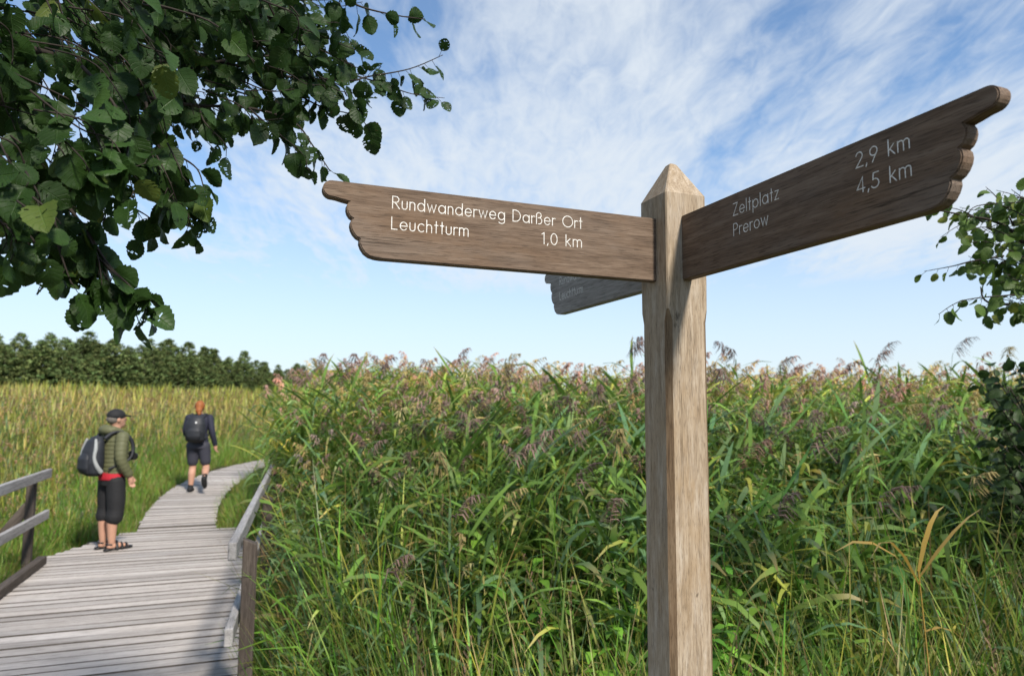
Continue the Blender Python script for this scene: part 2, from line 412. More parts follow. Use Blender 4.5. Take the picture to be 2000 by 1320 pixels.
rr = railing(1, -0.80, 4.5, (-0.45, 1.75, 4.1), 'grey weathered railing beside the tall reeds, at the right edge of the boardwalk bridge')
lr = railing(-1, -3.0, 4.62, (-1.0, 1.75, 4.22), 'grey two-rail wooden railing at the grassy edge beside the man in the cap')
kb = beam('edge_kerb', dk(-4.4, -DECK_W + 0.045, 0.048), dk(4.25, -DECK_W + 0.045, 0.048), 0.09, 0.09, M['rail_post'], None)
tag(kb, 'dark squared timber kerb along the railing side of the boardwalk, behind the man', 'kerb')

# ------------------------------------------------------------------ signpost
PX, PY, PTH = 0.418, 1.770, 0.368
POST_W = 0.12; BZ = CAM.z + 0.477 - 0.163; BH = 0.163; BT = 0.028     # board bottom, height, thickness
GROUND_P = float(gz(PX, PY))
sp = empty('signpost', (PX, PY, GROUND_P), PTH)
tag(sp, 'oak fingerpost with pyramid top and three pointing boards, standing before the reeds', 'signpost')
def build_post():
    # square shaft with stopped chamfers on its four corners and a pyramid top; local -Y is the sunny face
    h = POST_W / 2; zs = CAM.z + 0.535; za = CAM.z + 0.632; zc = BZ - 0.075; cf = 0.0135
    hs = h + 0.001
    secs = []                                # (z, half, chamfer)
    for z in np.linspace(GROUND_P - 0.3, zc - 0.03, 22): secs.append((z, hs, cf))
    secs += [(zc, h, 0.004), (zc + 0.06, h, 0.0035), (BZ, h, 0.0035), (BZ + BH, h, 0.0035), (zs, h, 0.0035)]
    bm = bmesh.new(); rings = []
    r = random.Random(5)
    for z, a, c in secs:
        q = [(-a + c, -a), (a - c, -a), (a, -a + c), (a, a - c), (a - c, a), (-a + c, a), (-a, a - c), (-a, -a + c)]
        rings.append([bm.verts.new((x + r.uniform(-.0006, .0006), y + r.uniform(-.0006, .0006), z)) for x, y in q])
    a, c = 0.011, 0.002
    q = [(-a + c, -a), (a - c, -a), (a, -a + c), (a, a - c), (a - c, a), (-a + c, a), (-a, a - c), (-a, -a + c)]
    rings.append([bm.verts.new((x - .002, y, za - 0.004)) for x, y in q])
    rings.append([bm.verts.new((x * .5 - .002, y * .5, za)) for x, y in q])
    for A, B in zip(rings, rings[1:]):
        for k in range(8): bm.faces.new((A[k], A[(k + 1) % 8], B[(k + 1) % 8], B[k]))
    bm.faces.new(rings[-1]); bm.faces.new(rings[0][::-1])
    for v in bm.verts: v.co.z -= GROUND_P
    o = bm_obj('post', bm, M['post'], sp); o.data.materials.append(M['chamfer'])      # bare brown heartwood where the corners were cut off
    for p in o.data.polygons:
        if abs(p.normal.z) < .5 and abs(abs(p.normal.x) - abs(p.normal.y)) < .25 and p.center.z < zc - GROUND_P: p.material_index = 1
    return o
build_post()

def profile():
    """Outline of a board that ends in a pointing hand: s from the post to the fingertip, z from the bottom edge."""
    def arc(cx, cy, rx, ry, a0, a1, n): return [(cx + rx * math.cos(R(a0 + (a1 - a0) * k / n)), cy + ry * math.sin(R(a0 + (a1 - a0) * k / n))) for k in range(n + 1)]
    pts = [(-0.03, 0.0), (0.700, 0.0)]
    pts += [(0.714, 0.0012), (0.7265, 0.0046), (0.7365, 0.0115), (0.7435, 0.0215), (0.7475, 0.032), (0.7468, 0.0405)]                 # last knuckle
    pts += [(0.7545, 0.0445), (0.7612, 0.052), (0.7660, 0.061), (0.7680, 0.070), (0.7668, 0.0785), (0.7630, 0.0840)]                 # middle knuckle
    pts += [(0.7695, 0.0880), (0.7745, 0.0955), (0.7768, 0.1040), (0.7762, 0.1125), (0.7722, 0.1200), (0.785, 0.1222), (0.800, 0.1255)]   # first knuckle, underside of the finger
    pts += arc(0.8085, 0.1445, 0.0195, 0.0185, -72, 90, 10)             # fingertip
    pts += [(-0.03, 0.163)]
    return pts
PROF = profile()
def board(name, dirv, nrm, mat, length_scale, label):
    """dirv: the way it points, nrm: the face towards the photographer (both in post-local axes)."""
    bm = bmesh.new(); f = []; b = []
    for s, z in PROF:
        s2 = s if s < 0.69 else 0.69 * (length_scale) + (s - 0.69) if s >= 0.69 else s
        f.append(bm.verts.new((s2, -BT / 2, z))); b.append(bm.verts.new((s2, BT / 2, z)))
    n = len(PROF)
    bm.faces.new(f); bm.faces.new(b[::-1])
    for k in range(n): bm.faces.new((f[k], b[k], b[(k + 1) % n], f[(k + 1) % n]))
    bmesh.ops.recalc_face_normals(bm, faces=bm.faces)
    bmesh.ops.bevel(bm, geom=[e for e in bm.edges if abs(e.verts[0].co.y - e.verts[1].co.y) < 1e-6], offset=0.0022, segments=2, affect='EDGES')
    o = bm_obj(name, bm, mat, sp)
    d = Vector(dirv); nn = Vector(nrm)                                    # local -Y of the board = nrm
    y = -nn; z = Vector((0, 0, 1))
    m = Matrix(((d.x, y.x, z.x, 0), (d.y, y.y, z.y, 0), (d.z, y.z, z.z, 0), (0, 0, 0, 1)))
    m.translation = d * (POST_W / 2) + Vector((0, 0, BZ - GROUND_P)); o.matrix_local = m
    o['label'] = label
    return o

# stroke lettering: geometric sans, cap height 1, x-height 0.66
def _arc(cx, cy, rx, ry, a0, a1, n=12): return [(cx + rx * math.cos(R(a0 + (a1 - a0) * k / n)), cy + ry * math.sin(R(a0 + (a1 - a0) * k / n))) for k in range(n + 1)]
XH = 0.66; q_ = XH / 2
G = {
 'R': (0.58, [[(0, 0), (0, 1), (.24, 1)] + _arc(.24, .75, .26, .25, 90, -90) + [(0, .5)], [(.2, .5), (.55, 0)]]),
 'D': (0.72, [[(0, 0), (0, 1), (.2, 1)] + _arc(.2, .5, .48, .5, 90, -90, 16) + [(0, 0)]]),
 'L': (0.45, [[(0, 1), (0, 0), (.42, 0)]]), 'O': (0.98, [_arc(.49, .5, .48, .5, 0, 360, 26)]),
 'Z': (0.56, [[(.02, 1), (.52, 1), (0, 0), (.54, 0)]]), 'P': (0.5, [[(0, 0), (0, 1), (.2, 1)] + _arc(.2, .74, .27, .26, 90, -90) + [(0, .48)]]),
 'u': (0.44, [[(0, XH), (0, .2)] + _arc(.2, .2, .2, .2, 180, 360) + [(.4, XH)]]),
 'n': (0.44, [[(0, 0), (0, XH)], [(0, .46)] + _arc(.2, .46, .2, .2, 180, 0) + [(.4, 0)]]),
 'm': (0.78, [[(0, 0), (0, XH)], [(0, .48)] + _arc(.18, .48, .18, .18, 180, 0) + [(.36, 0)], [(.36, .48)] + _arc(.54, .48, .18, .18, 180, 0) + [(.72, 0)]]),
 'd': (0.62, [_arc(.29, q_, .28, q_, 0, 360, 22), [(.575, 1.02), (.575, 0)]]), 'a': (0.62, [_arc(.29, q_, .28, q_, 0, 360, 22), [(.575, XH), (.575, 0)]]),
 'e': (0.58, [[(.02, q_), (.55, q_)] + _arc(.285, q_, .27, q_, 4, 322, 22)]),
 'r': (0.26, [[(0, 0), (0, XH)], [(0, .44)] + _arc(.2, .46, .2, .19, 175, 62, 6)]),
 'w': (0.74, [[(0, XH), (.19, 0), (.36, XH * .92), (.53, 0), (.72, XH)]]),
 'g': (0.62, [_arc(.29, q_, .28, q_, 0, 360, 22), [(.575, XH), (.575, -.12)] + _arc(.3, -.12, .275, .2, 0, -150, 10)]),
 'ß': (0.54, [[(0, 0), (0, .76)] + _arc(.22, .78, .22, .23, 180, -70, 12) + [(.16, .54)], [(.2, .55)] + _arc(.24, .28, .26, .28, 80, -100, 12)]),
 't': (0.28, [[(.13, .98), (.13, 0)], [(0, XH), (.26, XH)]]), 'c': (0.5, [_arc(.28, q_, .27, q_, 48, 312, 18)]),
 'h': (0.44, [[(0, 0), (0, 1.02)], [(0, .46)] + _arc(.2, .46, .2, .2, 180, 0) + [(.4, 0)]]),
 'l': (0.06, [[(0.02, 0), (0.02, 1.02)]]), 'p': (0.62, [[(.02, XH), (.02, -.34)], _arc(.305, q_, .28, q_, 0, 360, 22)]),
 'z': (0.4, [[(.02, XH), (.36, XH), (0, 0), (.38, 0)]]), 'o': (0.58, [_arc(.29, q_, .28, q_, 0, 360, 22)]),
 'k': (0.42, [[(0, 0), (0, 1.02)], [(.34, XH), (0, .3)], [(.1, .39), (.4, 0)]]),
 '1': (0.26, [[(.02, .86), (.2, 1), (.2, 0)]]), '0': (0.56, [_arc(.27, .5, .26, .5, 0, 360, 24)]),
 '2': (0.5, [_arc(.24, .74, .23, .26, 165, -35, 12) + [(0, 0), (.5, 0)]]),
 '9': (0.54, [_arc(.26, .71, .25, .29, 0, 360, 22), [(.5, .64), (.16, 0)]]),
 '4': (0.56, [[(.42, 0), (.42, 1), (0, .24), (.55, .24)]]),
 '5': (0.5, [[(.46, 1), (.12, 1), (.07, .57)] + _arc(.2, .3, .27, .3, 115, -150, 16)]),
 '8': (0.54, [_arc(.26, .75, .21, .25, 0, 360, 20), _arc(.26, .26, .25, .26, 0, 360, 20)]),
 ',': (0.12, [[(.08, .06), (.02, -.13)]]), ' ': (0.34, []),
}
def text_mesh(txt, cap, width, right_to_left=False):
    """Cut-and-painted strokes; scaled so that the line is `width` long. Local x along the text, z up, facing -Y."""
    gap = 0.19; x = 0.0; strokes = []
    for ch in txt:
        w, ss = G[ch]
        for s in ss: strokes.append([(x + a, b) for a, b in s])
        x += w + (gap if ch != ' ' else gap)
    tot = x - gap; kx = width / tot
    bm = bmesh.new(); hw = 0.068 * cap; j = 0
    for s in strokes:
        P = [Vector((a * kx, 0, b * cap)) for a, b in s]
        closed = (P[0] - P[-1]).length < 1e-5
        if closed: P = P[:-1]
        n = len(P); L_, C_, R_ = [], [], []
        if not closed:                                                   # round-ended router strokes
            d0 = (P[0] - P[1]).normalized(); d1 = (P[-1] - P[-2]).normalized(); P[0] = P[0] + d0 * hw * .3; P[-1] = P[-1] + d1 * hw * .3
        top = 0.00045 + 0.00003 * (j % 5); j += 1
        for i in range(n):
            a = P[i - 1] if (i > 0 or closed) else P[i]; b = P[(i + 1) % n] if (i < n - 1 or closed) else P[i]
            d_in = (P[i] - a); d_out = (b - P[i])
            d_in = d_in.normalized() if d_in.length > 1e-9 else d_out.normalized(); d_out = d_out.normalized() if d_out.length > 1e-9 else d_in
            t = (d_in + d_out); t = t.normalized() if t.length > 1e-6 else d_in
            nn = Vector((-t.z, 0, t.x)); k = 1 / max(0.45, nn.dot(Vector((-d_in.z, 0, d_in.x))))
            L_.append(bm.verts.new(P[i] + nn * hw * k + Vector((0, 0.0004, 0)))); R_.append(bm.verts.new(P[i] - nn * hw * k + Vector((0, 0.0004, 0))))
            C_.append(bm.verts.new(P[i] + Vector((0, -top, 0))))
        for i in range(n if closed else n - 1):
            k = (i + 1) % n
            bm.faces.new((L_[i], C_[i], C_[k], L_[k])); bm.faces.new((C_[i], R_[i], R_[k], C_[k]))
        if not closed:
            for i, sg in ((0, -1), (n - 1, 1)):
                t = (P[1] - P[0]).normalized() if i == 0 else (P[-1] - P[-2]).normalized()
                e = bm.verts.new(P[i] + t * sg * hw * .8 + Vector((0, 0.0004, 0)))
                bm.faces.new((L_[i], e, C_[i])); bm.faces.new((e, R_[i], C_[i]))
    me = bpy.data.meshes.new('lettering'); bm.to_mesh(me); bm.free()
    for p in me.polygons: p.use_smooth = False
    me.materials.append(M['paint']); return me
def letter(bo, txt, s_left, s_right, z, cap):
    """s_left / s_right: places along the board where the line starts and ends, read by the photographer."""
    me = text_mesh(txt, cap, abs(s_right - s_left)); o = bpy.data.objects.new('lettering', me); COL.objects.link(o); o.parent = bo
    flip = s_right < s_left
    # the board's face -Y; when the text runs against the board's X the letters are turned by mirroring the face they lie on
    if flip: o.matrix_local = Matrix.Translation((s_left, BT / 2, z)) @ Matrix.Rotation(math.pi, 4, 'Z')
    else: o.matrix_local = Matrix.Translation((s_left, -BT / 2, z))
    return o
# local axes of the post: -Y is the sunny face (the camera's right), -X the shaded one
bL = board('finger_board', (-1, 0, 0), (0, 1, 0), M['sign'], 1.0, 'brown board with hiking-route name and 1,0 km, pointing at the leaves')
bR = board('finger_board', (0, -1, 0), (-1, 0, 0), M['sign'], 0.945, 'brown board reading 2,9 km and 4,5 km, pointing towards the viewer')
bT = board('finger_board', (0, 1, 0), (1, 0, 0), M['sign_grey'], 0.87, 'grey board half hidden behind the others, pointing away')
CAPH = 0.027
letter(bL, 'Rundwanderweg Darßer Ort', 0.678, 0.211, 0.1155, CAPH)
letter(bL, 'Leuchtturm', 0.679, 0.501, 0.0685, CAPH)
letter(bL, '1,0 km', 0.319, 0.211, 0.0685, CAPH)
letter(bR, 'Zeltplatz', 0.197, 0.340, 0.1125, CAPH)
letter(bR, 'Prerow', 0.197, 0.307, 0.0665, CAPH)
letter(bR, '2,9 km', 0.534, 0.643, 0.1135, CAPH)
letter(bR, '4,5 km', 0.534, 0.644, 0.0665, CAPH)
letter(bT, 'Rundwanderweg', 0.606, 0.33, 0.102, CAPH)
letter(bT, 'Leuchtturm', 0.606, 0.428, 0.050, CAPH)
letter(bT, '2,8 km', 0.29, 0.19, 0.085, CAPH)

# ------------------------------------------------------------------ vegetation toolkit: every plant is made of quads with its own colour
class Geo:
    def __init__(s): s.V = []; s.C = []; s.F = []; s.n = 0
    def quads(s, verts, cols, faces):
        s.V.append(np.asarray(verts, float)); s.C.append(np.asarray(cols, float)); s.F.append(np.asarray(faces, int) + s.n); s.n += len(verts)
    def strip(s, left, right, col):
        k = len(left); v = np.concatenate([left, right]); i = np.arange(k - 1)
        c = np.asarray(col, float); c = np.tile(c, (2 * k, 1)) if c.ndim == 1 else np.concatenate([c, c])
        s.quads(v, c, np.stack([i, i + 1, i + 1 + k, i + k], -1))
    def arrays(s): return np.concatenate(s.V), np.concatenate(s.C), np.concatenate(s.F)
def quad_mesh(name, V_, C_, F_, mat, smooth=True):
    me = bpy.data.meshes.new(name); nf = len(F_)
    me.vertices.add(len(V_)); me.vertices.foreach_set('co', np.ascontiguousarray(V_, dtype=np.float32).ravel())
    me.loops.add(nf * 4); me.loops.foreach_set('vertex_index', np.ascontiguousarray(F_, dtype=np.int32).ravel())
    me.polygons.add(nf); me.polygons.foreach_set('loop_start', np.arange(0, nf * 4, 4, dtype=np.int32))
    me.polygons.foreach_set('loop_total', np.full(nf, 4, dtype=np.int32))
    if smooth: me.polygons.foreach_set('use_smooth', np.ones(nf, dtype=bool))
    a = me.attributes.new('Col', 'FLOAT_COLOR', 'POINT')
    a.data.foreach_set('color', np.concatenate([C_, np.ones((len(C_), 1))], 1).astype(np.float32).ravel())
    me.update(); me.validate(); me.materials.append(mat); return me
def scatter(tpl, pos, yaw, scale, tint, tilt=None, tdir=None, wide=None):
    """Copies of a plant template (V, C, F) baked into arrays. tint: per-plant colour factors (n,3)."""
    V0, C0, F0 = tpl; n = len(pos)
    if n == 0: return None
    c, s = np.cos(yaw), np.sin(yaw); sc = np.asarray(scale)
    x = V0[None, :, 0] * sc[:, None]; y = V0[None, :, 1] * sc[:, None]; z = V0[None, :, 2] * sc[:, None]
    X = x * c[:, None] - y * s[:, None]; Y = x * s[:, None] + y * c[:, None]
    if tilt is not None:
        X = X + z * (tilt * np.cos(tdir))[:, None]; Y = Y + z * (tilt * np.sin(tdir))[:, None]
    P = np.stack([X + pos[:, 0:1], Y + pos[:, 1:2], z + pos[:, 2:3]], -1).reshape(-1, 3)
    C = (C0[None] * tint[:, None, :]).reshape(-1, 3)
    F = (F0[None] + (np.arange(n) * len(V0))[:, None, None]).reshape(-1, 4)
    return P, C, F
def merge(parts):
    Vs, Cs, Fs, n = [], [], [], 0
    for p in parts:
        if p is None: continue
        Vs.append(p[0]); Cs.append(p[1]); Fs.append(p[2] + n); n += len(p[0])
    return np.concatenate(Vs), np.concatenate(Cs), np.concatenate(Fs)
GREEN = np.array((0.118, 0.205, 0.036)); BLUEG = np.array((0.112, 0.195, 0.078)); YELG = np.array((0.27, 0.295, 0.052))
STRAW = np.array((0.43, 0.34, 0.145)); PLUME = np.array((0.225, 0.148, 0.125)); BROWN = np.array((0.15, 0.092, 0.055)); LIME = np.array((0.12, 0.25, 0.026))

def blade(g, base, az, L, w, rise, droop, col, r, nseg=5, tipcol=None, twist=0.0):
    """A long arching leaf blade starting at base, heading az; rise: starting slope, droop: how far the tip falls."""
    t = np.linspace(0, 1, nseg); d = np.array((math.cos(az), math.sin(az), 0)); side = np.array((-math.sin(az), math.cos(az), 0))
    hor = L * (0.92 * t - 0.10 * t * t) ; ver = L * (rise * t - droop * t * t)
    c = np.array(base)[None] + d[None] * hor[:, None] + np.array((0, 0, 1))[None] * ver[:, None]
    c = c + side[None] * (r.normal(0, 0.05) * L * t * t)[:, None]
    ww = w * np.array([0.55, 1.0, 0.95, 0.62, 0.07]) if nseg == 5 else w * np.interp(t, [0, .25, .5, .75, 1], [0.55, 1.0, .95, .62, .07])
    tw = twist * t; sv = side[None] * np.cos(tw)[:, None] + np.array((0, 0, 1))[None] * np.sin(tw)[:, None]
    cc = np.tile(col, (nseg, 1))
    if tipcol is not None: cc = cc + (np.asarray(tipcol) - col)[None] * (np.clip((t - .45) / .55, 0, 1) ** 1.3)[:, None]
    g.strip(c - sv * ww[:, None] / 2, c + sv * ww[:, None] / 2, cc)
def stem(g, pts, w, col, col2=None):
    pts = np.asarray(pts, float); k = len(pts); t = np.linspace(0, 1, k); ww = np.asarray(w) * (1 - 0.55 * t)
    cc = np.tile(col, (k, 1)) if col2 is None else col[None] * (1 - t)[:, None] + col2[None] * t[:, None]
    for a in (0.0, 2.094, 4.189):
        b = a + 2.094
        g.strip(pts + np.stack([np.cos(a) * ww, np.sin(a) * ww, 0 * ww], -1), pts + np.stack([np.cos(b) * ww, np.sin(b) * ww, 0 * ww], -1), cc)
def plume(g, top, d, size, col, r, nb=18, w=0.006):
    """Drooping feathery panicle, one-sided, hanging to azimuth d."""
    L = size; ax = np.array((math.cos(d), math.sin(d), 0))
    for k in range(nb):
        t = k / nb; o = np.array(top) + ax * L * 0.45 * t ** 1.5 + np.array((0, 0, L * (0.75 * t - 0.35 * t * t)))
        a = d + r.normal(0, 0.75); l = L * (0.55 - 0.3 * t) * r.uniform(.7, 1.2)
        dv = np.array((math.cos(a), math.sin(a), 0)); tt = np.array((0, .5, 1.0))
        c = o[None] + dv[None] * (l * 0.62 * tt)[:, None] + np.array((0, 0, 1))[None] * (l * (0.45 * tt - 0.75 * tt * tt))[:, None]
        side = np.array((-dv[1], dv[0], r.uniform(-.6, .6))); ww = (w * np.array((0.5, 1.5, 0.5)) * r.uniform(.7, 1.3))[:, None]
        g.strip(c - side[None] * ww, c + side[None] * ww, col * r.uniform(.7, 1.3))
def reed_parts(seed, H=2.2, nleaf=10, has_plume=True, lo=0.28, mood='green', leafw=0.024, seg=5, nb=18, pw=0.006, pcol=None, upright=False):
    """One reed as separate pieces: [('stem', Geo), ('leaf', Geo) ..., ('plume', Geo)]."""
    r = np.random.default_rng(seed); out = []
    lean = r.uniform(0.03, 0.16) * H; la = r.normal(0.0, 0.9)
    t = np.linspace(0, 1, 5); pts = np.stack([np.cos(la) * lean * t ** 2, np.sin(la) * lean * t ** 2, H * t * (1 - 0.02 * t)], -1)
    g = Geo(); sc = GREEN * 1.1 if mood == 'green' else STRAW * .8
    stem(g, pts, 0.0045, STRAW * .45 if mood == 'green' else STRAW * .7, sc); out.append(('stem', g))
    base_az = r.uniform(0, 6.28)
    for k in range(nleaf):
        tt = lo + (0.97 - lo) * (k + r.uniform(-.2, .2)) / nleaf; b = [np.interp(tt, t, pts[:, i]) for i in range(3)]
        az = base_az + k * 2.6 + r.normal(0, .5)
        az = az + 0.45 * math.sin(0.0 - az)                              # combed by the wind
        L = r.uniform(.36, .64) * (1.0 if tt > .45 else .85); col = {'green': GREEN, 'blue': BLUEG, 'yellow': YELG, 'straw': STRAW, 'gold': np.array((0.45, 0.375, 0.12))}[mood if mood != 'green' else r.choice(['green', 'green', 'blue', 'yellow'], p=[.4, .2, .26, .14])] * r.uniform(.75, 1.3)
        tip = None
        if mood == 'green' and r.random() < .28: tip = STRAW * r.uniform(.6, 1.0)
        if mood == 'green' and tt < .5 and r.random() < .35: col = STRAW * r.uniform(.4, .8)
        ri, dr = (r.uniform(1.2, 3.2), r.uniform(.2, 1.3)) if upright else (r.uniform(.35, 1.15), r.uniform(.25, 1.25))
        if upright: L *= .62
        g = Geo(); blade(g, b, az, L, leafw * r.uniform(.7, 1.25), ri, dr, col, r, seg, tip, r.normal(0, .7)); out.append(('leaf', g))
    if has_plume:
        g = Geo(); plume(g, pts[-1], la + r.normal(0, .5), r.uniform(.27, .42), (PLUME * r.uniform(.7, 1.35) if r.random() < .72 else STRAW * .75) if pcol is None else np.array(pcol) * r.uniform(.8, 1.2), r, nb, pw); out.append(('plume', g))
    return out
def flat(parts):
    return merge([g.arrays() for _, g in parts])
def tuft(seed, n=14, H=0.45, cols=(GREEN, LIME, YELG), w=0.007, spread=0.06):
    r = np.random.default_rng(seed); g = Geo()
    for k in range(n):
        b = np.array((r.normal(0, spread), r.normal(0, spread), 0)); c = cols[r.integers(len(cols))] * r.uniform(.7, 1.3)
        L = H * r.uniform(.6, 1.25); az = r.uniform(0, 6.28); up = r.uniform(1.4, 3.2); sc = 1 / math.sqrt(1 + up * up) * 1.5
        blade(g, b, az, L * sc, w * r.uniform(.7, 1.4), up, up * r.uniform(.15, .7), c, r, 4, STRAW * .8 if r.random() < .2 else None, r.normal(0, .8))
    return g.arrays()
def herb(seed, H=0.7, col=LIME, leaf=0.075):
    """Nettle-like herb: upright stem with pairs of pointed oval leaves."""
    r = np.random.default_rng(seed); g = Geo(); lean = r.uniform(-.12, .12, 2)
    pts = np.array([(lean[0] * t * t, lean[1] * t * t, H * t) for t in np.linspace(0, 1, 4)]); stem(g, pts, .003, col * .7)
    n = 9; a0 = r.uniform(0, 6.28)
    for k in range(n):
        t = .15 + .85 * k / n; b = np.array((lean[0] * t * t, lean[1] * t * t, H * t))
        for q in (0, math.pi):
            az = a0 + (k % 2) * 1.57 + q + r.normal(0, .25); L = leaf * r.uniform(.75, 1.2) * (1.15 - .5 * t)
            d = np.array((math.cos(az), math.sin(az), 0)); sd = np.array((-d[1], d[0], 0)); tt = np.array((0, .3, .62, 1.0)); ww = L * np.array((.05, .34, .27, .02))
            c = b[None] + d[None] * (L * tt)[:, None] + np.array((0, 0, 1))[None] * (L * (.35 * tt - .75 * tt * tt))[:, None]
            g.strip(c - sd[None] * ww[:, None], c + sd[None] * ww[:, None], col * r.uniform(.7, 1.25))
    return g.arrays()
def dry_stalk(seed, H=1.0):
    r = np.random.default_rng(seed); g = Geo(); lean = r.uniform(-.2, .2, 2)
    f = lambda t: np.array((lean[0] * t * t, lean[1] * t * t, H * t)); stem(g, [f(t) for t in np.linspace(0, 1, 4)], .0035, BROWN * 1.1, STRAW * .7)
    for k in range(26):
        t = .62 + .38 * k / 26; az = r.uniform(0, 6.28); l = r.uniform(.012, .03); d = np.array((math.cos(az), math.sin(az), .8)); o = f(t); sd = np.array((-d[1], d[0], 0)) * .004
        c = np.stack([o, o + d * l]); g.strip(c - sd, c + sd, BROWN * r.uniform(.9, 1.9))
    return g.arrays()

# ---- where things grow
def dp_(x, y): return (x - P0.x) * V.x + (y - P0.y) * V.y          # across the bridge: > 0 is right of its edge
def ds_(x, y): return (x - P0.x) * U.x + (y - P0.y) * U.y
def off_path(x, y, m):
    ok = walk_dist(x, y) > 0.53 + m
    dp = dp_(x, y); s = ds_(x, y)
    on = (dp < m) & (dp > -DECK_W - m) & (s < DECK_END + m * .5) & ~((s > 4.7) & (dp < -DECK_W + (s - 4.6) * .42 - m))
    return ok & ~on
def tints(n, spread=.22, warm=.1):
    v = np.exp(rng.normal(0, spread, n)); w = rng.normal(0, warm, n)
    return np.stack([v * (1 + w), v, v * (1 - w * .6)], -1)
def reed_height(y, x):             # the bed climbs from the bank to full height
    h = np.interp(y + 0.10 * np.sin(x * 2.1) + 0.25 * np.sin(x * .9 + 1), [2.6, 3.4, 4.2, 5.2, 6.5, 8.0, 10.0], [0.5, 0.88, 1.25, 1.58, 1.86, 2.08, 2.2])
    return h

# ------------------------------------------------------------------ reed bed, undergrowth, grass and the golden field (stuff nobody could count)
HCLS = (1.25, 1.7, 2.2)
FULL = {H: [flat(reed_parts(100 + i + int(H * 100), H, int(5 + 4.5 * H), H > 1.5 and i % 8 == 0, 0.15, 'green', 0.036, 5, 30, .0036)) for i in range(8)] for H in HCLS}
BACK = [flat(reed_parts(200 + i, 2.2, 11, i % 4 == 0, 0.45, 'green', 0.037, 5, 20, .0055)) for i in range(9)]
STRAW_R = [flat(reed_parts(300 + i, 2.0, 7, i % 2 == 0, 0.35, 'straw', 0.024, 4, 12, .008)) for i in range(4)]
def reed_bed():
    parts = []
    n = 16000; y = rng.uniform(2.9, 14, n) ; x = rng.uniform(-6, 11, n)
    dp = dp_(x, y)
    keep = (dp > 0.22 + 0.10 * rng.random(n)) & (np.abs(x) < 0.86 * y + 1.0) & off_path(x, y, 0.25)
    # thinner towards the back, where only the tops show
    keep &= rng.random(n) < np.interp(y, [2.9, 3.6, 5, 7, 10, 14], [0.25, .8, 1.0, .85, .55, .4])
    keep &= (np.hypot(x - PX, y - PY) > 0.9)
    x, y = x[keep], y[keep]; n = len(x)
    h = reed_height(y, x) * rng.uniform(.80, 1.08, n) * np.where(rng.random(n) < .05, 1.07, 1)
    # lower beside the bridge railing so that it still shows
    h *= (1 + .07 * sstep(7.5, 9, y) * (1 - sstep(-2.0, .5, x))) * np.interp(dp_(x, y), [0.2, 0.7, 1.5], [0.62, 0.86, 1.0]) * np.where(y > 8.2, np.interp(dp_(x, y), [.2, .7, 1.5], [1.45, 1.12, 1.0]), 1.0)
    pos = np.stack([x, y, gz(x, y) - .02], -1); yaw = rng.normal(0.1, .9, n); tn = tints(n, .24, .09)
    tn *= (1 + .35 * sstep(6, 11, y))[:, None] * np.array((1.10, 1, .9))[None] ** sstep(6, 11, y)[:, None]
    tl = np.abs(rng.normal(0.07, .08, n)); td = rng.normal(.1, .8, n)
    kind = rng.integers(0, 72, n); back = y > 6.4; st = rng.random(n) < .06
    hc = np.where(h < 1.45, 0, np.where(h < 1.9, 1, 2))
    for ci, H in enumerate(HCLS):
        for k in range(8):
            m = (kind % 8 == k) & ~back & ~st & (hc == ci); parts.append(scatter(FULL[H][k], pos[m], yaw[m], h[m] / H, tn[m], tl[m], td[m]))
    for k in range(9):
        m = (kind % 9 == k) & back & ~st; parts.append(scatter(BACK[k], pos[m], yaw[m], h[m] / 2.2, tn[m], tl[m], td[m]))
    for k in range(4):
        m = (kind % 4 == k) & st; parts.append(scatter(STRAW_R[k], pos[m], yaw[m], h[m] / 2.1, tn[m] * .7, tl[m], td[m]))
    v, c, f = merge(parts)
    o = link('reed_bed', quad_mesh('reed_bed', v, c, f, M['reed'])); tag(o, 'dense green reed bed filling the marsh behind the signpost', 'reeds', kind='stuff')
    return n, len(f)
print('reed bed', reed_bed())
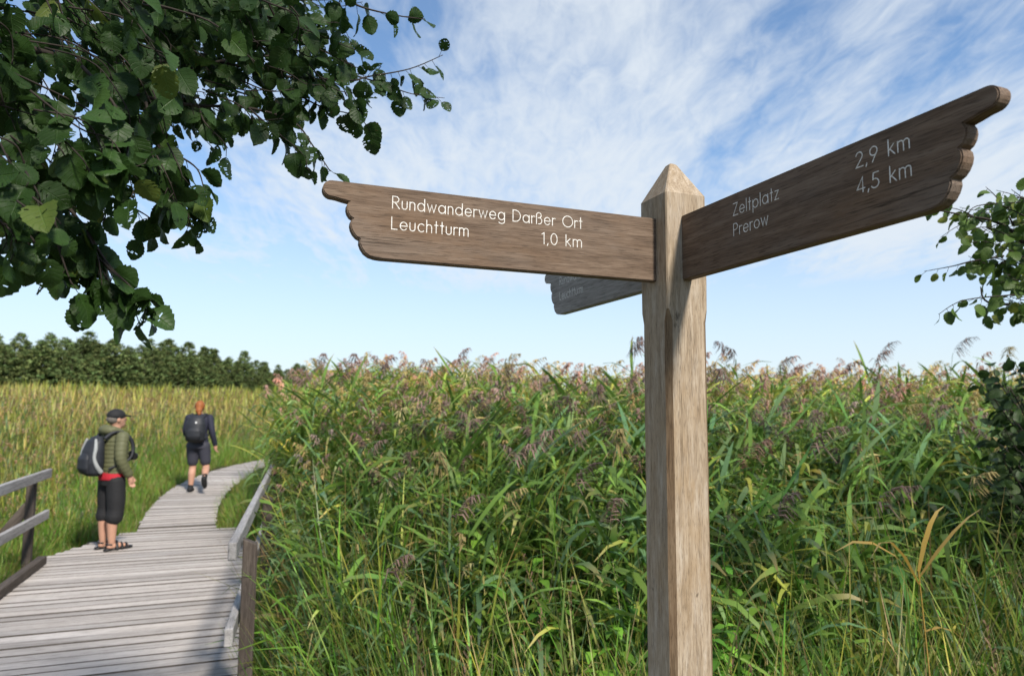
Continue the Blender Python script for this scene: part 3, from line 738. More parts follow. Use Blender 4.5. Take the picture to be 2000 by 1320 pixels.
def undergrowth():
    parts = []
    T = [tuft(400 + i, 16, .75, (GREEN, BLUEG, YELG, LIME), .010, .07) for i in range(5)] + [tuft(410 + i, 12, .8, (STRAW * .6, STRAW * .9, YELG), .007, .06) for i in range(2)]
    Hb = [herb(420 + i, .75, LIME * (0.8 + .12 * i), .085) for i in range(4)]
    n = 6500; y = rng.uniform(2.1, 6.2, n); x = rng.uniform(-4, 6, n)
    keep = (dp_(x, y) > .30 - .0 * y) & (np.abs(x) < .86 * y + .8) & (np.hypot(x - PX, y - PY) > .45) & (rng.random(n) < np.interp(y, [2.1, 3, 5, 6.2], [.9, 1, .6, .2]))
    x, y = x[keep], y[keep]; n = len(x); pos = np.stack([x, y, gz(x, y) - .02], -1); yaw = rng.uniform(0, 6.28, n); tn = tints(n, .25, .12)
    sc = rng.uniform(.65, 1.25, n) * np.interp(y, [2.1, 2.8, 4.5, 6], [.7, 1.0, 1.35, 1.5]) * np.interp(dp_(x, y), [.3, .8], [.6, 1]); tl = np.abs(rng.normal(0, .12, n)); td = rng.uniform(0, 6.28, n)
    patch = np.sin(x * 1.7 + .5) * np.sin(y * 1.9 + x * .6); isherb = (patch > .15) & (rng.random(n) < .8); isdry = ~isherb & (rng.random(n) < .16 + .22 * (x < -.8)); kind = rng.integers(0, 20, n)
    for k in range(5):
        m = ~isherb & ~isdry & (kind % 5 == k); parts.append(scatter(T[k], pos[m], yaw[m], sc[m], tn[m], tl[m], td[m]))
    for k in range(2):
        m = isdry & (kind % 2 == k); parts.append(scatter(T[5 + k], pos[m], yaw[m], sc[m], tn[m], tl[m], td[m]))
    for k in range(4):
        m = isherb & (kind % 4 == k); parts.append(scatter(Hb[k], pos[m], yaw[m], sc[m], tn[m], tl[m], td[m]))
    v, c, f = merge(parts)
    o = link('undergrowth', quad_mesh('undergrowth', v, c, f, M['reed'])); tag(o, 'tangled green grass and nettles at the foot of the reeds', 'undergrowth', kind='stuff')
    return n, len(f)
print('undergrowth', undergrowth())
def verge():
    T = [tuft(500 + i, 18, .42, (GREEN * 1.3, LIME * 1.25, LIME * 1.1, YELG, YELG, STRAW * .7), .008, .08) for i in range(5)]
    parts = []; n = 26000
    y = 5.0 + 19 * rng.random(n) ** 1.3; x = rng.uniform(-1.05, -.12, n) * y - .3
    wd = walk_dist(x, y); dp = dp_(x, y); s = ds_(x, y)
    dpath = np.minimum(wd - .53, np.where((s < DECK_END), np.where(dp < -DECK_W / 2, -DECK_W - dp, dp), 9))
    keep = off_path(x, y, .05) & (dpath < 3.0) & ~((dp > .3) & (s < 5.6)) & (rng.random(n) < np.interp(dpath, [0, 1, 3.0], [1, .6, .15]))
    x, y, dpath = x[keep], y[keep], dpath[keep]; n = len(x); pos = np.stack([x, y, gz(x, y) - .02], -1)
    sc = rng.uniform(.6, 1.2, n) * np.interp(dpath, [0, .25, 1.0, 3], [.42, .75, 1.15, 1.5]); tn = tints(n, .2, .1); kind = rng.integers(0, 5, n)
    tl = np.abs(rng.normal(0, .15, n)); td = rng.uniform(0, 6.28, n)
    for k in range(5):
        m = kind == k; parts.append(scatter(T[k], pos[m], rng.uniform(0, 6.28, m.sum()), sc[m], tn[m], tl[m], td[m]))
    v, c, f = merge(parts)
    o = link('verge_grass', quad_mesh('verge_grass', v, c, f, M['reed'])); tag(o, 'fresh green grass growing along both edges of the boardwalk', 'grass', kind='stuff')
    return n, len(f)
print('verge', verge())
def field():
    def tpl(seed, mood, w, k):
        return flat(reed_parts(seed, 2.0, k, seed % 2 == 0, .3, mood, w, 4, 9, .011, (0.33, 0.215, 0.125), True))
    near = [tpl(600 + i, 'yellow', .035, 8) for i in range(3)] + [tpl(610 + i, 'green', .03, 8) for i in range(3)] + [tpl(620 + i, 'gold', .03, 7) for i in range(3)]
    far = [tpl(630 + i, ['gold', 'yellow', 'gold'][i % 3], .05, 8) for i in range(6)]
    parts = []; n = 26000
    d = np.exp(rng.uniform(math.log(8.0), math.log(150), n)); a = rng.uniform(-1.02, -.08, n); y = d; x = a * d
    wd = walk_dist(x, y); dp = dp_(x, y); s = ds_(x, y)
    dpath = np.minimum(wd - .53, np.where(s < DECK_END, np.where(dp < -DECK_W / 2, -DECK_W - dp, dp), 99))
    keep = off_path(x, y, .4) & (dpath > .5) & ~((dp > .1) & (y < 14.5)) & (rng.random(n) < np.interp(dpath, [.5, 1.5, 4], [.3, .9, 1])) & (rng.random(n) < np.interp(d, [8, 40, 150], [1, .9, .5]))
    x, y, dpath, d = x[keep], y[keep], dpath[keep], d[keep]; n = len(x)
    h = np.interp(dpath, [.8, 2, 4, 7, 12, 22, 45], [.5, .75, 1.0, 1.3, 1.6, 1.9, 2.05]) * rng.uniform(.85, 1.1, n)
    pos = np.stack([x, y, gz(x, y) - .02], -1); tn = tints(n, .2, .1); yaw = rng.uniform(0, 6.28, n); tl = np.abs(rng.normal(.05, .08, n)); td = rng.normal(0, .9, n)
    gold = sstep(1.5, 11, dpath + 1.2 * np.sin(x * .5) + rng.normal(0, 2.2, n)); u = rng.random(n); isfar = d > 24
    cls = np.where(u < gold * .62, 2, np.where(u < .35 + gold * .55, 0, 1)); kind = rng.integers(0, 6, n)
    for c_ in range(3):
        for k in range(3):
            m = ~isfar & (cls == c_) & (kind % 3 == k); parts.append(scatter(near[c_ * 3 + k], pos[m], yaw[m], h[m] / 2.0, tn[m] * (1.15 if c_ == 2 else 1.2), tl[m], td[m]))
    for k in range(6):
        m = isfar & (kind == k); parts.append(scatter(far[k], pos[m], yaw[m], h[m] / 2.0, tn[m] * 1.15, tl[m], td[m]))
    v, c, f = merge(parts)
    o = link('reed_field', quad_mesh('reed_field', v, c, f, M['reed'])); tag(o, 'golden reed field stretching from the boardwalk to the forest edge', 'reeds', kind='stuff')
    return n, len(f)
print('field', field())

# ------------------------------------------------------------------ single reeds that stand out in front of the bed, each with stem, leaves and plume
def make_reed(seed, **kw):
    return [(nm, quad_mesh(nm, *g.arrays(), M['reed'])) for nm, g in reed_parts(seed, **kw)]
def place_reed(pieces, name, x, y, h, H, rz, tilt, label, group, cat='reed'):
    t = empty(name, (x, y, float(gz(x, y)) - .01), rz); t.rotation_euler = (tilt * .7, tilt, rz); t.scale = (h / H,) * 3
    tag(t, label, cat, group)
    for nm, me in pieces: link(nm, me, parent=t)
    return t
REEDS = [make_reed(700 + i, H=(2.2, 1.5)[i % 2], nleaf=(10, 8)[i % 2], has_plume=True, lo=.35, mood='green', leafw=.029, seg=5, nb=44, pw=.0032) for i in range(8)]
rr_ = random.Random(21)
cnt = 0
while cnt < 40:
    y = rr_.uniform(3.8, 6.2); x = rr_.uniform(-.30, .80) * y
    if dp_(x, y) < .6 or abs(x / y - .236) < .06: continue
    h = float(reed_height(y, x)) * rr_.uniform(1.0, 1.15)
    place_reed(REEDS[cnt * 2 % 8 + (1 if h < 1.7 else 0)], 'reed', x, y, h, 1.5 if h < 1.7 else 2.2, rr_.gauss(.1, .9), rr_.gauss(.04, .05), 'tall green reed with a drooping purple-brown plume near the front of the bed', 'reeds with plumes near the front of the bed'); cnt += 1
cnt = 0
while cnt < 26:
    y = rr_.uniform(6.2, 8.6); x = rr_.uniform(-.36, .78) * y
    if dp_(x, y) < .6: continue
    h = float(reed_height(y, x)) * rr_.uniform(1.10, 1.26)
    place_reed(REEDS[cnt * 2 % 8], 'reed', x, y, h, 2.2, rr_.gauss(0, .9), rr_.gauss(.05, .06), 'slender reed whose plume stands up against the pale sky', 'reed plumes along the skyline'); cnt += 1
def yellow_reed():
    r = np.random.default_rng(4); out = []; Y = (0.42, 0.27, 0.06)
    H = 1.2; g = Geo(); pts = np.array([(-.07 * t, 0, H * t) for t in np.linspace(0, 1, 5)]); stem(g, pts, .006, STRAW * .8, np.array((.40, .26, .06))); out.append(('stem', g))
    for az, L, rise, droop, tt in ((.15, .36, 1.1, .45, .98), (2.9, .34, 1.2, .95, .97), (.6, .22, 1.9, .9, 1.0), (3.4, .28, 1.9, 1.5, .95), (0.1, .24, .45, .9, .8), (3.0, .26, .5, .9, .62), (-.2, .3, .35, .55, .42)):
        b = [np.interp(tt, np.linspace(0, 1, 5), pts[:, i]) for i in range(3)]
        g = Geo(); blade(g, b, az, L * 1.15, .021, rise, droop, np.array(Y) * r.uniform(.8, 1.2) if tt > .6 else YELG, r, 5, STRAW if tt > .6 else None, r.normal(0, .5)); out.append(('leaf', g))
    p = at(1838, 1330, 2.95)
    place_reed([(nm, quad_mesh(nm, *g.arrays(), M['reed'])) for nm, g in out], 'yellow_reed', p.x, p.y, 1.2, 1.2, 0, 0, 'withered yellow reed with spread leaves standing out before the green bed', None)
yellow_reed()
DRY = [quad_mesh('seed_stalk', *dry_stalk(800 + i, 1.0), M['reed']) for i in range(4)]
for i, (px, top, Y) in enumerate(((852, 1190, 3.2), (880, 1215, 3.1), (1098, 1075, 3.6), (1112, 1120, 3.5), (1395, 1180, 3.0), (1925, 1255, 2.8), (1965, 1190, 3.0), (1050, 1180, 3.3), (770, 1130, 3.8), (1215, 1250, 2.9), (1480, 1260, 2.9), (860, 960, 4.6))):
    p = at(px, top, Y); g0 = float(gz(p.x, p.y)); o = link('seed_stalk', DRY[i % 4], loc=(p.x, p.y, g0 - .01)); o.scale = (1, 1, p.z - g0); o.rotation_euler = (0, 0, i * 1.7)
    tag(o, 'thin dry brown seed stalk rising from the undergrowth below the reeds', 'seed stalk', 'dry seed stalks in the undergrowth')

# ------------------------------------------------------------------ broad leaves and the branches that carry them
def leaf_mesh(name, seed, mat, wide=0.86, holes=0, teeth=True, curl=0.12, notch=True):
    """Rounded alder leaf of unit length along +Y, face up; Col stores the blade's own coordinates for the veins."""
    r = random.Random(seed); rows = 16; cols = (-1.0, -0.55, 0.0, 0.55, 1.0)
    bend = r.uniform(.1, .8) * curl * 4; fold = r.uniform(.05, .55); tw = r.uniform(-.7, .7); verts = []; cs = []
    for i in range(rows):
        t = i / (rows - 1)
        w = 0.5 * wide * (math.sin(math.pi * min(1, t ** 0.86)) ** 0.62) if 0 < t < 1 else 0.012
        if t > .9 and notch: w *= 0.93
        for c in cols:
            e = 1.0
            if abs(c) == 1.0 and 0 < i < rows - 1:
                e = 1 + (r.uniform(-.07, .07) if teeth else 0) + (0.05 if (i % 2) else -0.045) * (1 if teeth else 0)
            x = c * w * e; y = t + (abs(c) * .03) - (0.03 if (t == 1 and notch and c == 0) else 0)
            z = -bend * t * t + fold * abs(x) * (1 - .4 * t) + 0.02 * math.sin(9 * t + 2 * c + seed) + tw * x * t
            verts.append((x, y, z + r.uniform(-.008, .008))); cs.append((c * .5 + .5, t, r.random()))
    faces = []; nc = len(cols)
    for i in range(rows - 1):
        for k in range(nc - 1): faces.append((i * nc + k, i * nc + k + 1, (i + 1) * nc + k + 1, (i + 1) * nc + k))
    gone = r.sample(range(6, len(faces) - 6), holes) if holes else []
    for k in gone:                                       # eaten holes: a small ragged opening inside one cell of the blade
        f = faces[k]; P = [np.array(verts[i]) for i in f]; C = [np.array(cs[i]) for i in f]; m = sum(P) / 4; mc = sum(C) / 4; i0 = len(verts); q = r.uniform(.35, .75); sh = (r.uniform(-.12, .12), r.uniform(-.12, .12))
        for a_, b_ in zip(P, C):
            kq = q * r.uniform(.75, 1.2); verts.append(tuple(m + (a_ - m) * kq + (P[1] - P[0]) * sh[0] + (P[3] - P[0]) * sh[1])); cs.append(tuple(mc + (b_ - mc) * kq))
        faces[k] = (f[0], f[1], i0 + 1, i0)
        faces += [(f[1], f[2], i0 + 2, i0 + 1), (f[2], f[3], i0 + 3, i0 + 2), (f[3], f[0], i0, i0 + 3)]
    return quad_mesh(name, np.array(verts), np.array(cs), np.array(faces), mat)
def leaf_arrays(me):
    n = len(me.vertices); v = np.empty(n * 3, np.float32); me.vertices.foreach_get('co', v); c = np.empty(n * 4, np.float32); me.attributes['Col'].data.foreach_get('color', c)
    f = np.empty(len(me.loops), np.int32); me.loops.foreach_get('vertex_index', f); return v.reshape(-1, 3).astype(float), c.reshape(-1, 4)[:, :3].astype(float), f.reshape(-1, 4)
def leaf_matrix(p, d, nrm, size):
    y = d.normalized(); x = y.cross(nrm); x = x.normalized() if x.length > 1e-4 else y.orthogonal().normalized(); z = x.cross(y)
    return Matrix(((x.x * size, y.x * size, z.x * size, p.x), (x.y * size, y.y * size, z.y * size, p.y), (x.z * size, y.z * size, z.z * size, p.z), (0, 0, 0, 1)))
def pix(p):
    q = cam.matrix_world.inverted() @ p
    return (1000 + FPX * q.x / -q.z, 660 - FPX * q.y / -q.z, -q.z)
class Tree:
    """A tree: trunk, branches (parts) with leaves (sub-parts); leaves past 300 join into one foliage part."""
    def __init__(s, name, loc, label, cat, meshes, mat, seed):
        s.root = empty(name, loc); tag(s.root, label, cat); s.base = Vector(loc); s.meshes = meshes; s.mat = mat; s.r = random.Random(seed); s.leaves = []; s.hidden = []
    def twig(s, pts, r0, r1, spacing, size, side_twigs=0, skip=0.0, droop=0.75, hide=False, name='branch'):
        P = catmull([Vector(p) for p in pts], 6); bm = bmesh.new(); n = len(P)
        tube_bm(bm, [p - s.base for p in P], [r0 + (r1 - r0) * i / (n - 1) for i in range(n)], 5)
        acc = 0.0; nxt = spacing * s.r.uniform(.3, 1) ; sg = 1; mine = []
        total = sum((b - a).length for a, b in zip(P, P[1:]))
        for a, b in zip(P, P[1:]):
            L = (b - a).length
            while nxt < acc + L:
                p = a.lerp(b, (nxt - acc) / L); t = (b - a).normalized()
                if nxt / total >= skip:
                    out = t.orthogonal().normalized(); out = (Quaternion(t, s.r.uniform(0, 6.28)) @ out)
                    d = (t * s.r.uniform(.25, .8) + out * s.r.uniform(.5, 1.0) + Vector((0, 0, -droop * s.r.uniform(.4, 1.5))))
                    d.normalize(); pet = s.r.uniform(.012, .028); q = p + d * pet
                    tube_bm(bm, [p - s.base, q - s.base], [.0011, .0008], 3)
                    nrm = Vector((s.r.gauss(0, .75), s.r.gauss(-.15, .75), s.r.uniform(.1, 1.0))).normalized()
                    mine.append((q, d, nrm, size * s.r.uniform(.62, 1.18)))
                nxt += spacing * s.r.uniform(.6, 1.4); sg = -sg
            acc += L
        o = bm_obj(name, bm, M['twig'], s.root, smooth=True)
        (s.hidden if hide else s.leaves).extend((o,) + m for m in mine)
        return o
    def finish(s, limit=300):
        sc = []
        for l in s.leaves:
            x, y, dep = pix(l[1]); vis = -40 < x < 2040 and -40 < y < 1360 and dep > .1
            sc.append((l[4] / dep if vis else 0, l))
        sc.sort(key=lambda a: -a[0]); single = [l for v, l in sc if v > 0][:limit]; ids = set(id(l) for l in single)
        rest = [l for v, l in sc if id(l) not in ids] + s.hidden
        for (br, q, d, nrm, size) in single:
            o = bpy.data.objects.new('leaf', s.meshes[s.r.randrange(len(s.meshes))]); COL.objects.link(o); o.parent = br
            o.matrix_local = Matrix.Translation(-s.base) @ leaf_matrix(q, d, nrm, size)
        if rest:
            arr = [leaf_arrays(m) for m in s.meshes]; parts = []
            for (br, q, d, nrm, size) in rest:
                v, c, f = arr[s.r.randrange(len(arr))]; m = np.array(leaf_matrix(q - s.base, d, nrm, size)); parts.append((v @ m[:3, :3].T + m[:3, 3], c, f))
            v, c, f = merge(parts); o = link('foliage', quad_mesh('foliage', v, c, f, s.mat), parent=s.root); o['kind'] = 'stuff'
        return len(single), len(rest)

LEAVES = [leaf_mesh('leaf', 900 + i, M['alder'], .82 + .05 * (i % 3), [0, 4, 1, 8, 3, 10, 0, 6][i]) for i in range(8)]
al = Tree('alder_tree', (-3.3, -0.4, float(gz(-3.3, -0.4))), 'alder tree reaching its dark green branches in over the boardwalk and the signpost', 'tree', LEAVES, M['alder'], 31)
def alder():
    b = al.base
    bm = bmesh.new()
    tube_bm(bm, [Vector((0, 0, -.3)), Vector((.02, .03, .8)), Vector((.08, .1, 2.0)), Vector((.1, .1, 3.4)), Vector((.25, .2, 5.2)), Vector((.2, .3, 7.5))], [.19, .15, .13, .11, .064, .02], 12)
    bm_obj('trunk', bm, M['bark'], al.root, smooth=True)
    t0 = b + Vector((.08, .1, 2.1)); t1 = b + Vector((.1, .1, 3.0)); t2 = b + Vector((.12, .1, 3.6))
    P = lambda px, py, Y: at(px, py, Y)
    # limbs from the trunk into the picture
    limbA = [t1, P(-420, -60, 0.95), P(-60, 60, 1.25), P(150, 120, 1.5), P(295, 152, 1.75)]
    limbB = [t0, P(-520, 330, .95), P(-100, 330, 1.15), P(60, 350, 1.3), P(122, 390, 1.35)]
    limbC = [t2, P(-300, -420, 1.2), P(120, -150, 1.5), P(420, -60, 1.8)]
    al_ = al.twig
    al_(limbA, .017, .004, .05, .062, skip=.25); al_(limbB, .014, .003, .05, .062, skip=.25); al_(limbC, .018, .004, .05, .064, skip=.25)
    T = al.twig
    # named boughs of the photograph: pixel, pixel, distance
    T([P(290, 152, 1.75), P(335, 145, 1.8), P(430, 120, 1.9), P(520, 110, 2.0), P(610, 95, 2.1)], .006, .002, .020, .058)
    T([P(250, 180, 1.7), P(310, 196, 1.75), P(388, 207, 1.8), P(485, 211, 1.85), P(572, 238, 1.9), P(611, 285, 1.9), P(645, 335, 1.9)], .006, .0015, .022, .057)
    T([P(430, 120, 1.9), P(560, 150, 2.0), P(680, 158, 2.1), P(720, 150, 2.15), P(800, 135, 2.2), P(865, 108, 2.25)], .005, .0012, .025, .055)
    T([P(700, 150, 2.15), P(750, 165, 2.18), P(805, 184, 2.2), P(868, 192, 2.25)], .003, .001, .028, .053)
    T([P(640, -25, 1.9), P(700, 12, 1.95), P(776, 31, 2.0), P(830, 38, 2.05)], .004, .0012, .034, .057)
    T([P(505, -40, 1.8), P(535, 30, 1.85), P(560, 70, 1.9), P(600, 85, 2.0), P(680, 125, 2.1)], .004, .0012, .023, .060)
    T([P(300, -60, 1.5), P(400, 20, 1.65), P(470, 60, 1.75), P(560, 130, 1.9), P(640, 190, 2.0)], .005, .0012, .022, .060)
    T([P(485, 211, 1.85), P(530, 250, 1.85), P(590, 300, 1.85), P(600, 330, 1.85)], .003, .001, .024, .057)
    T([P(572, 180, 1.95), P(630, 210, 2.0), P(690, 225, 2.05), P(722, 250, 2.05)], .003, .001, .026, .06)
    T([P(388, 207, 1.8), P(400, 240, 1.78), P(430, 270, 1.75), P(445, 290, 1.75)], .003, .001, .024, .06)
    T([P(285, 200, 1.6), P(300, 262, 1.6), P(335, 340, 1.6), P(360, 400, 1.6), P(372, 440, 1.6)], .004, .0012, .020, .055)
    T([P(240, 250, 1.5), P(280, 300, 1.55), P(310, 370, 1.55), P(315, 430, 1.55)], .004, .0012, .020, .055)
    T([P(340, 300, 1.6), P(385, 330, 1.6), P(400, 380, 1.6)], .003, .001, .022, .06)
    T([P(122, 390, 1.35), P(165, 446, 1.35), P(213, 519, 1.35), P(252, 557, 1.35), P(285, 595, 1.35)], .004, .0012, .022, .057)
    T([P(60, 350, 1.3), P(100, 430, 1.3), P(120, 500, 1.3), P(140, 555, 1.3)], .004, .0012, .022, .057)
    T([P(165, 446, 1.35), P(190, 500, 1.33), P(200, 560, 1.33)], .003, .001, .024, .053)
    T([P(-60, 300, 1.2), P(0, 390, 1.2), P(50, 450, 1.2), P(90, 500, 1.2)], .004, .0012, .022, .058)
    T([P(120, 330, 1.4), P(170, 368, 1.4), P(205, 410, 1.42), P(200, 440, 1.42)], .003, .001, .022, .053)
    T([P(160, 130, 1.3), P(220, 200, 1.3), P(250, 270, 1.3), P(240, 330, 1.3)], .004, .0012, .021, .060)
    for a_, b_, c_ in (((40, 400), (110, 470), (150, 540)), ((110, 430), (180, 500), (230, 580)), ((150, 450), (215, 530), (275, 600)), ((200, 510), (250, 560), (300, 590)), ((20, 440), (70, 490), (110, 530)), ((130, 470), (165, 530), (180, 590)), ((215, 530), (255, 590), (270, 625))):
        T([P(*a_, 1.34), P(*b_, 1.35), P(*c_, 1.35)], .0025, .0009, .021, .058)
    r = random.Random(70)
    for k in range(60):
        x = r.uniform(300, 700); y = r.uniform(20, 250)
        if y > 250 - (x - 300) * .18 or (x > 560 and r.random() < .5): continue
        Y = r.uniform(1.75, 2.3); T([P(x - r.uniform(40, 90), y - r.uniform(10, 50), Y), P(x, y, Y), P(x + r.uniform(20, 60), y + r.uniform(-10, 30), Y + .03), P(x + r.uniform(40, 90), y + r.uniform(0, 60), Y + .05)], .0022, .0008, .026, .053)
    for k in range(34):
        x = r.uniform(200, 385); y = r.uniform(230, 430); Y = r.uniform(1.45, 1.75)
        if y > 330 and x < 290 or y < 300 and x > 330: continue
        T([P(x - r.uniform(10, 40), y - r.uniform(20, 60), Y), P(x, y, Y), P(x + r.uniform(-10, 25), y + r.uniform(20, 45), Y + .03)], .002, .0008, .026, .053)
    for k in range(30):
        x = r.uniform(-40, 180); y = r.uniform(280, 480); Y = r.uniform(1.1, 1.45)
        if x + (y - 280) * .4 > 190: continue
        T([P(x - r.uniform(10, 60), y - r.uniform(20, 60), Y), P(x, y, Y), P(x + r.uniform(0, 40), y + r.uniform(20, 45), Y + .03)], .002, .0008, .028, .057)
    # the thick of the crown at the upper left, nearer the camera
    r = random.Random(77)
    for k in range(60):
        x = r.uniform(-90, 330); y = r.uniform(-90, 300); 
        if x / 430 + y / 400 > 1.0: continue
        Y = r.uniform(1.15, 2.0); a = P(x - r.uniform(30, 130), y - r.uniform(10, 120), Y)
        T([a, P(x, y, Y + .03), P(x + r.uniform(20, 90), y + r.uniform(20, 90), Y + .06), P(x + r.uniform(30, 130), y + r.uniform(70, 170), Y + .08)], .0022, .0008, .036, .060)
    for k in range(46):
        x = r.uniform(60, 600); y = r.uniform(-60, 60 if x > 330 else 120); Y = r.uniform(1.5, 2.4); a = P(x - r.uniform(50, 140), y - r.uniform(20, 80), Y)
        T([a, P(x, y, Y), P(x + r.uniform(30, 90), y + r.uniform(10, 60), Y + .05), P(x + r.uniform(60, 140), y + r.uniform(30, 100), Y + .08)], .003, .001, .032, .057)
    for k in range(120):
        x = r.uniform(-700, -70); y = r.uniform(-260, 430); Y = r.uniform(1.1, 1.9)
        if y > 430 + x * .15: continue
        T([P(x - r.uniform(30, 130), y - r.uniform(10, 120), Y), P(x, y, Y + .03), P(x + r.uniform(20, 90), y + r.uniform(20, 90), Y + .06), P(x + r.uniform(30, 110), y + r.uniform(60, 140), Y + .08)], .0022, .0008, .034, .062, hide=True)
    # the rest of the crown above and behind the camera, outside the picture
    for k in range(150):
        c = Vector((r.gauss(-1.7, 1.0), r.gauss(-.3, .9), r.uniform(3.2, 6.2)))
        if c.x > .2 or pix(c)[2] > .2 and pix(c)[1] > -250: continue
        d = Vector((r.uniform(-.2, .7), r.uniform(-.4, .6), r.uniform(-.5, .1))) * .8
        T([c - d, c, c + d * .8], .006, .0015, .042, .085, hide=True)
    print('alder leaves', al.finish(300))
alder()

SUNNY = [leaf_mesh('leaf', 940 + i, M['alder_bright'], .74 + .05 * (i % 3), [0, 0, 1, 0, 2][i], True, .16) for i in range(5)]
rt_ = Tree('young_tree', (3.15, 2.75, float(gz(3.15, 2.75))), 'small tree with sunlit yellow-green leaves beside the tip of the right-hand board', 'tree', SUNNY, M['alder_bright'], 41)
def young_tree():
    b = rt_.base; bm = bmesh.new()
    tube_bm(bm, [Vector((0, 0, -.2)), Vector((.03, .02, 1.0)), Vector((-.05, .05, 2.0)), Vector((-.1, .05, 3.2))], [.05, .042, .03, .012], 8); bm_obj('trunk', bm, M['bark'], rt_.root, smooth=True)
    P = at; T = rt_.twig; r = random.Random(5)
    c0 = b + Vector((-.05, .05, 1.9)); c1 = b + Vector((-.06, .05, 2.3))
    T([c0, P(2120, 640, 2.85), P(2010, 600, 2.85), P(1930, 590, 2.85), P(1915, 560, 2.85)], .012, .002, .04, .055, skip=.35)
    T([c1, P(2080, 520, 2.8), P(1960, 440, 2.8), P(1880, 420, 2.8), P(1800, 405, 2.8)], .012, .0015, .036, .055, skip=.3)
    T([P(1960, 500, 2.8), P(1900, 510, 2.8), P(1860, 520, 2.8), P(1805, 530, 2.8)], .005, .001, .036, .05)
    T([P(1980, 440, 2.8), P(1950, 390, 2.82), P(1925, 365, 2.85)], .004, .001, .036, .05)
    T([P(2040, 430, 2.8), P(2000, 390, 2.82), P(1975, 370, 2.85)], .004, .001, .036, .05)
    for k in range(64):
        x = r.uniform(1870, 2090); y = r.uniform(385, 605); Y = r.uniform(2.6, 3.1)
        if x < 1960 - (0 if y < 560 else -40) and r.random() < .35: continue
        T([P(x + r.uniform(40, 110), y + r.uniform(-20, 50), Y), P(x, y, Y), P(x - r.uniform(20, 60), y + r.uniform(-25, 30), Y)], .003, .001, .034, .052)
    for k in range(30):
        c = b + Vector((r.gauss(.3, .4), r.gauss(0, .4), r.uniform(1.6, 3.4))); d = Vector((r.uniform(-.3, .5), r.uniform(-.4, .4), r.uniform(-.2, .2)))
        if pix(c)[0] < 2080: continue
        T([c - d * .5, c, c + d * .5], .004, .001, .036, .055, hide=True)
    print('young tree leaves', rt_.finish(300))
young_tree()
DARKL = [leaf_mesh('leaf', 960 + i, M['shrub'], .7, 0, True, .16) for i in range(4)]
sh = Tree('shrub', (3.75, 4.3, float(gz(3.75, 4.3))), 'dark leafy shrub growing out of the reeds at the edge of the picture', 'shrub', DARKL, M['shrub'], 51)
def shrub():
    b = sh.base; P = at; r = random.Random(8)
    for k in range(64):
        t = r.uniform(0, 1); x = r.uniform(1900 + 55 * t, 2120); y = 690 + 330 * t + r.uniform(-10, 30); Y = r.uniform(4.0, 4.6)
        if y < 720 and x < 1990 and r.random() < .6: continue
        mid = b + Vector((r.uniform(-.1, .2), r.uniform(-.2, .2), r.uniform(.2, .9)))
        T0 = [b + Vector((r.uniform(-.1, .1), r.uniform(-.1, .1), 0)), mid, P(x + 30, y + 40, Y), P(x, y, Y), P(x - r.uniform(0, 40), y - r.uniform(5, 50), Y)]
        sh.twig(T0, .006, .0012, .034, .075, skip=.45, droop=.4)
    print('shrub leaves', sh.finish(300))
shrub()

# ------------------------------------------------------------------ pine forest along the far edge of the field
def pine_meshes(seed, H):
    r = np.random.default_rng(seed); g = Geo(); Wc = H * r.uniform(.24, .33)
    n = 260
    for k in range(n):
        t = r.uniform(.12, 1.0) ** .8; rad = Wc * (1.0 - t) ** .62 * (0.55 + .75 * r.random()) + .12
        rad *= min(1, .55 + 1.6 * t)
        az = r.uniform(0, 6.28); c = np.array((math.cos(az) * rad, math.sin(az) * rad, H * t - .1 * rad)); size = r.uniform(.55, 1.05) * (1.15 - .5 * t)
        tint = r.uniform(.6, 1.35); warm = r.uniform(.9, 1.25)
        for q in range(13):
            o = c + r.normal(0, 1, 3) * np.array((.42, .42, .20)) * size; d = r.normal(0, 1, 3) * np.array((1, 1, .45)) + np.array((math.cos(az) * .8, math.sin(az) * .8, .35)); d /= np.linalg.norm(d)
            sd = np.cross(d, r.normal(0, 1, 3)); sd /= np.linalg.norm(sd) + 1e-6; L = size * r.uniform(.4, .75); w = L * .36
            cc = np.stack([o - d * L * .5, o, o + d * L * .5]); ww = (w * np.array((.5, 1, .12)))[:, None]
            g.strip(cc - sd[None] * ww, cc + sd[None] * ww, np.array((.112 * warm, .160, .054)) * tint * r.uniform(.8, 1.2))
    cr = quad_mesh('crown', *g.arrays(), M['needle'], False)
    bm = bmesh.new(); tube_bm(bm, [Vector((0, 0, -.3)), Vector((.1, 0, H * .4)), Vector((0, .1, H * .95))], [.2, .15, .03], 6)
    me = bpy.data.meshes.new('trunk'); bm.to_mesh(me); bm.free(); me.materials.append(M['bark']); return cr, me
PINES = [pine_meshes(50 + i, 13.5) for i in range(6)]
def pine(x, y, h, rz, k):
    t = empty('pine_tree', (x, y, .4), rz); t.scale = (h / 13.5 * random.uniform(.85, 1.25),) * 2 + (h / 13.5,)
    tag(t, 'dark green pine in the forest edge beyond the golden reed field', 'tree', 'pines of the far forest edge')
    link('crown', PINES[k][0], parent=t); link('trunk', PINES[k][1], parent=t)
rp = random.Random(12); npine = 0
edge = [(-170, 128), (-108, 143), (-92, 160), (-84, 182), (-76, 205), (-62, 232), (-40, 262), (-12, 300), (20, 330)]
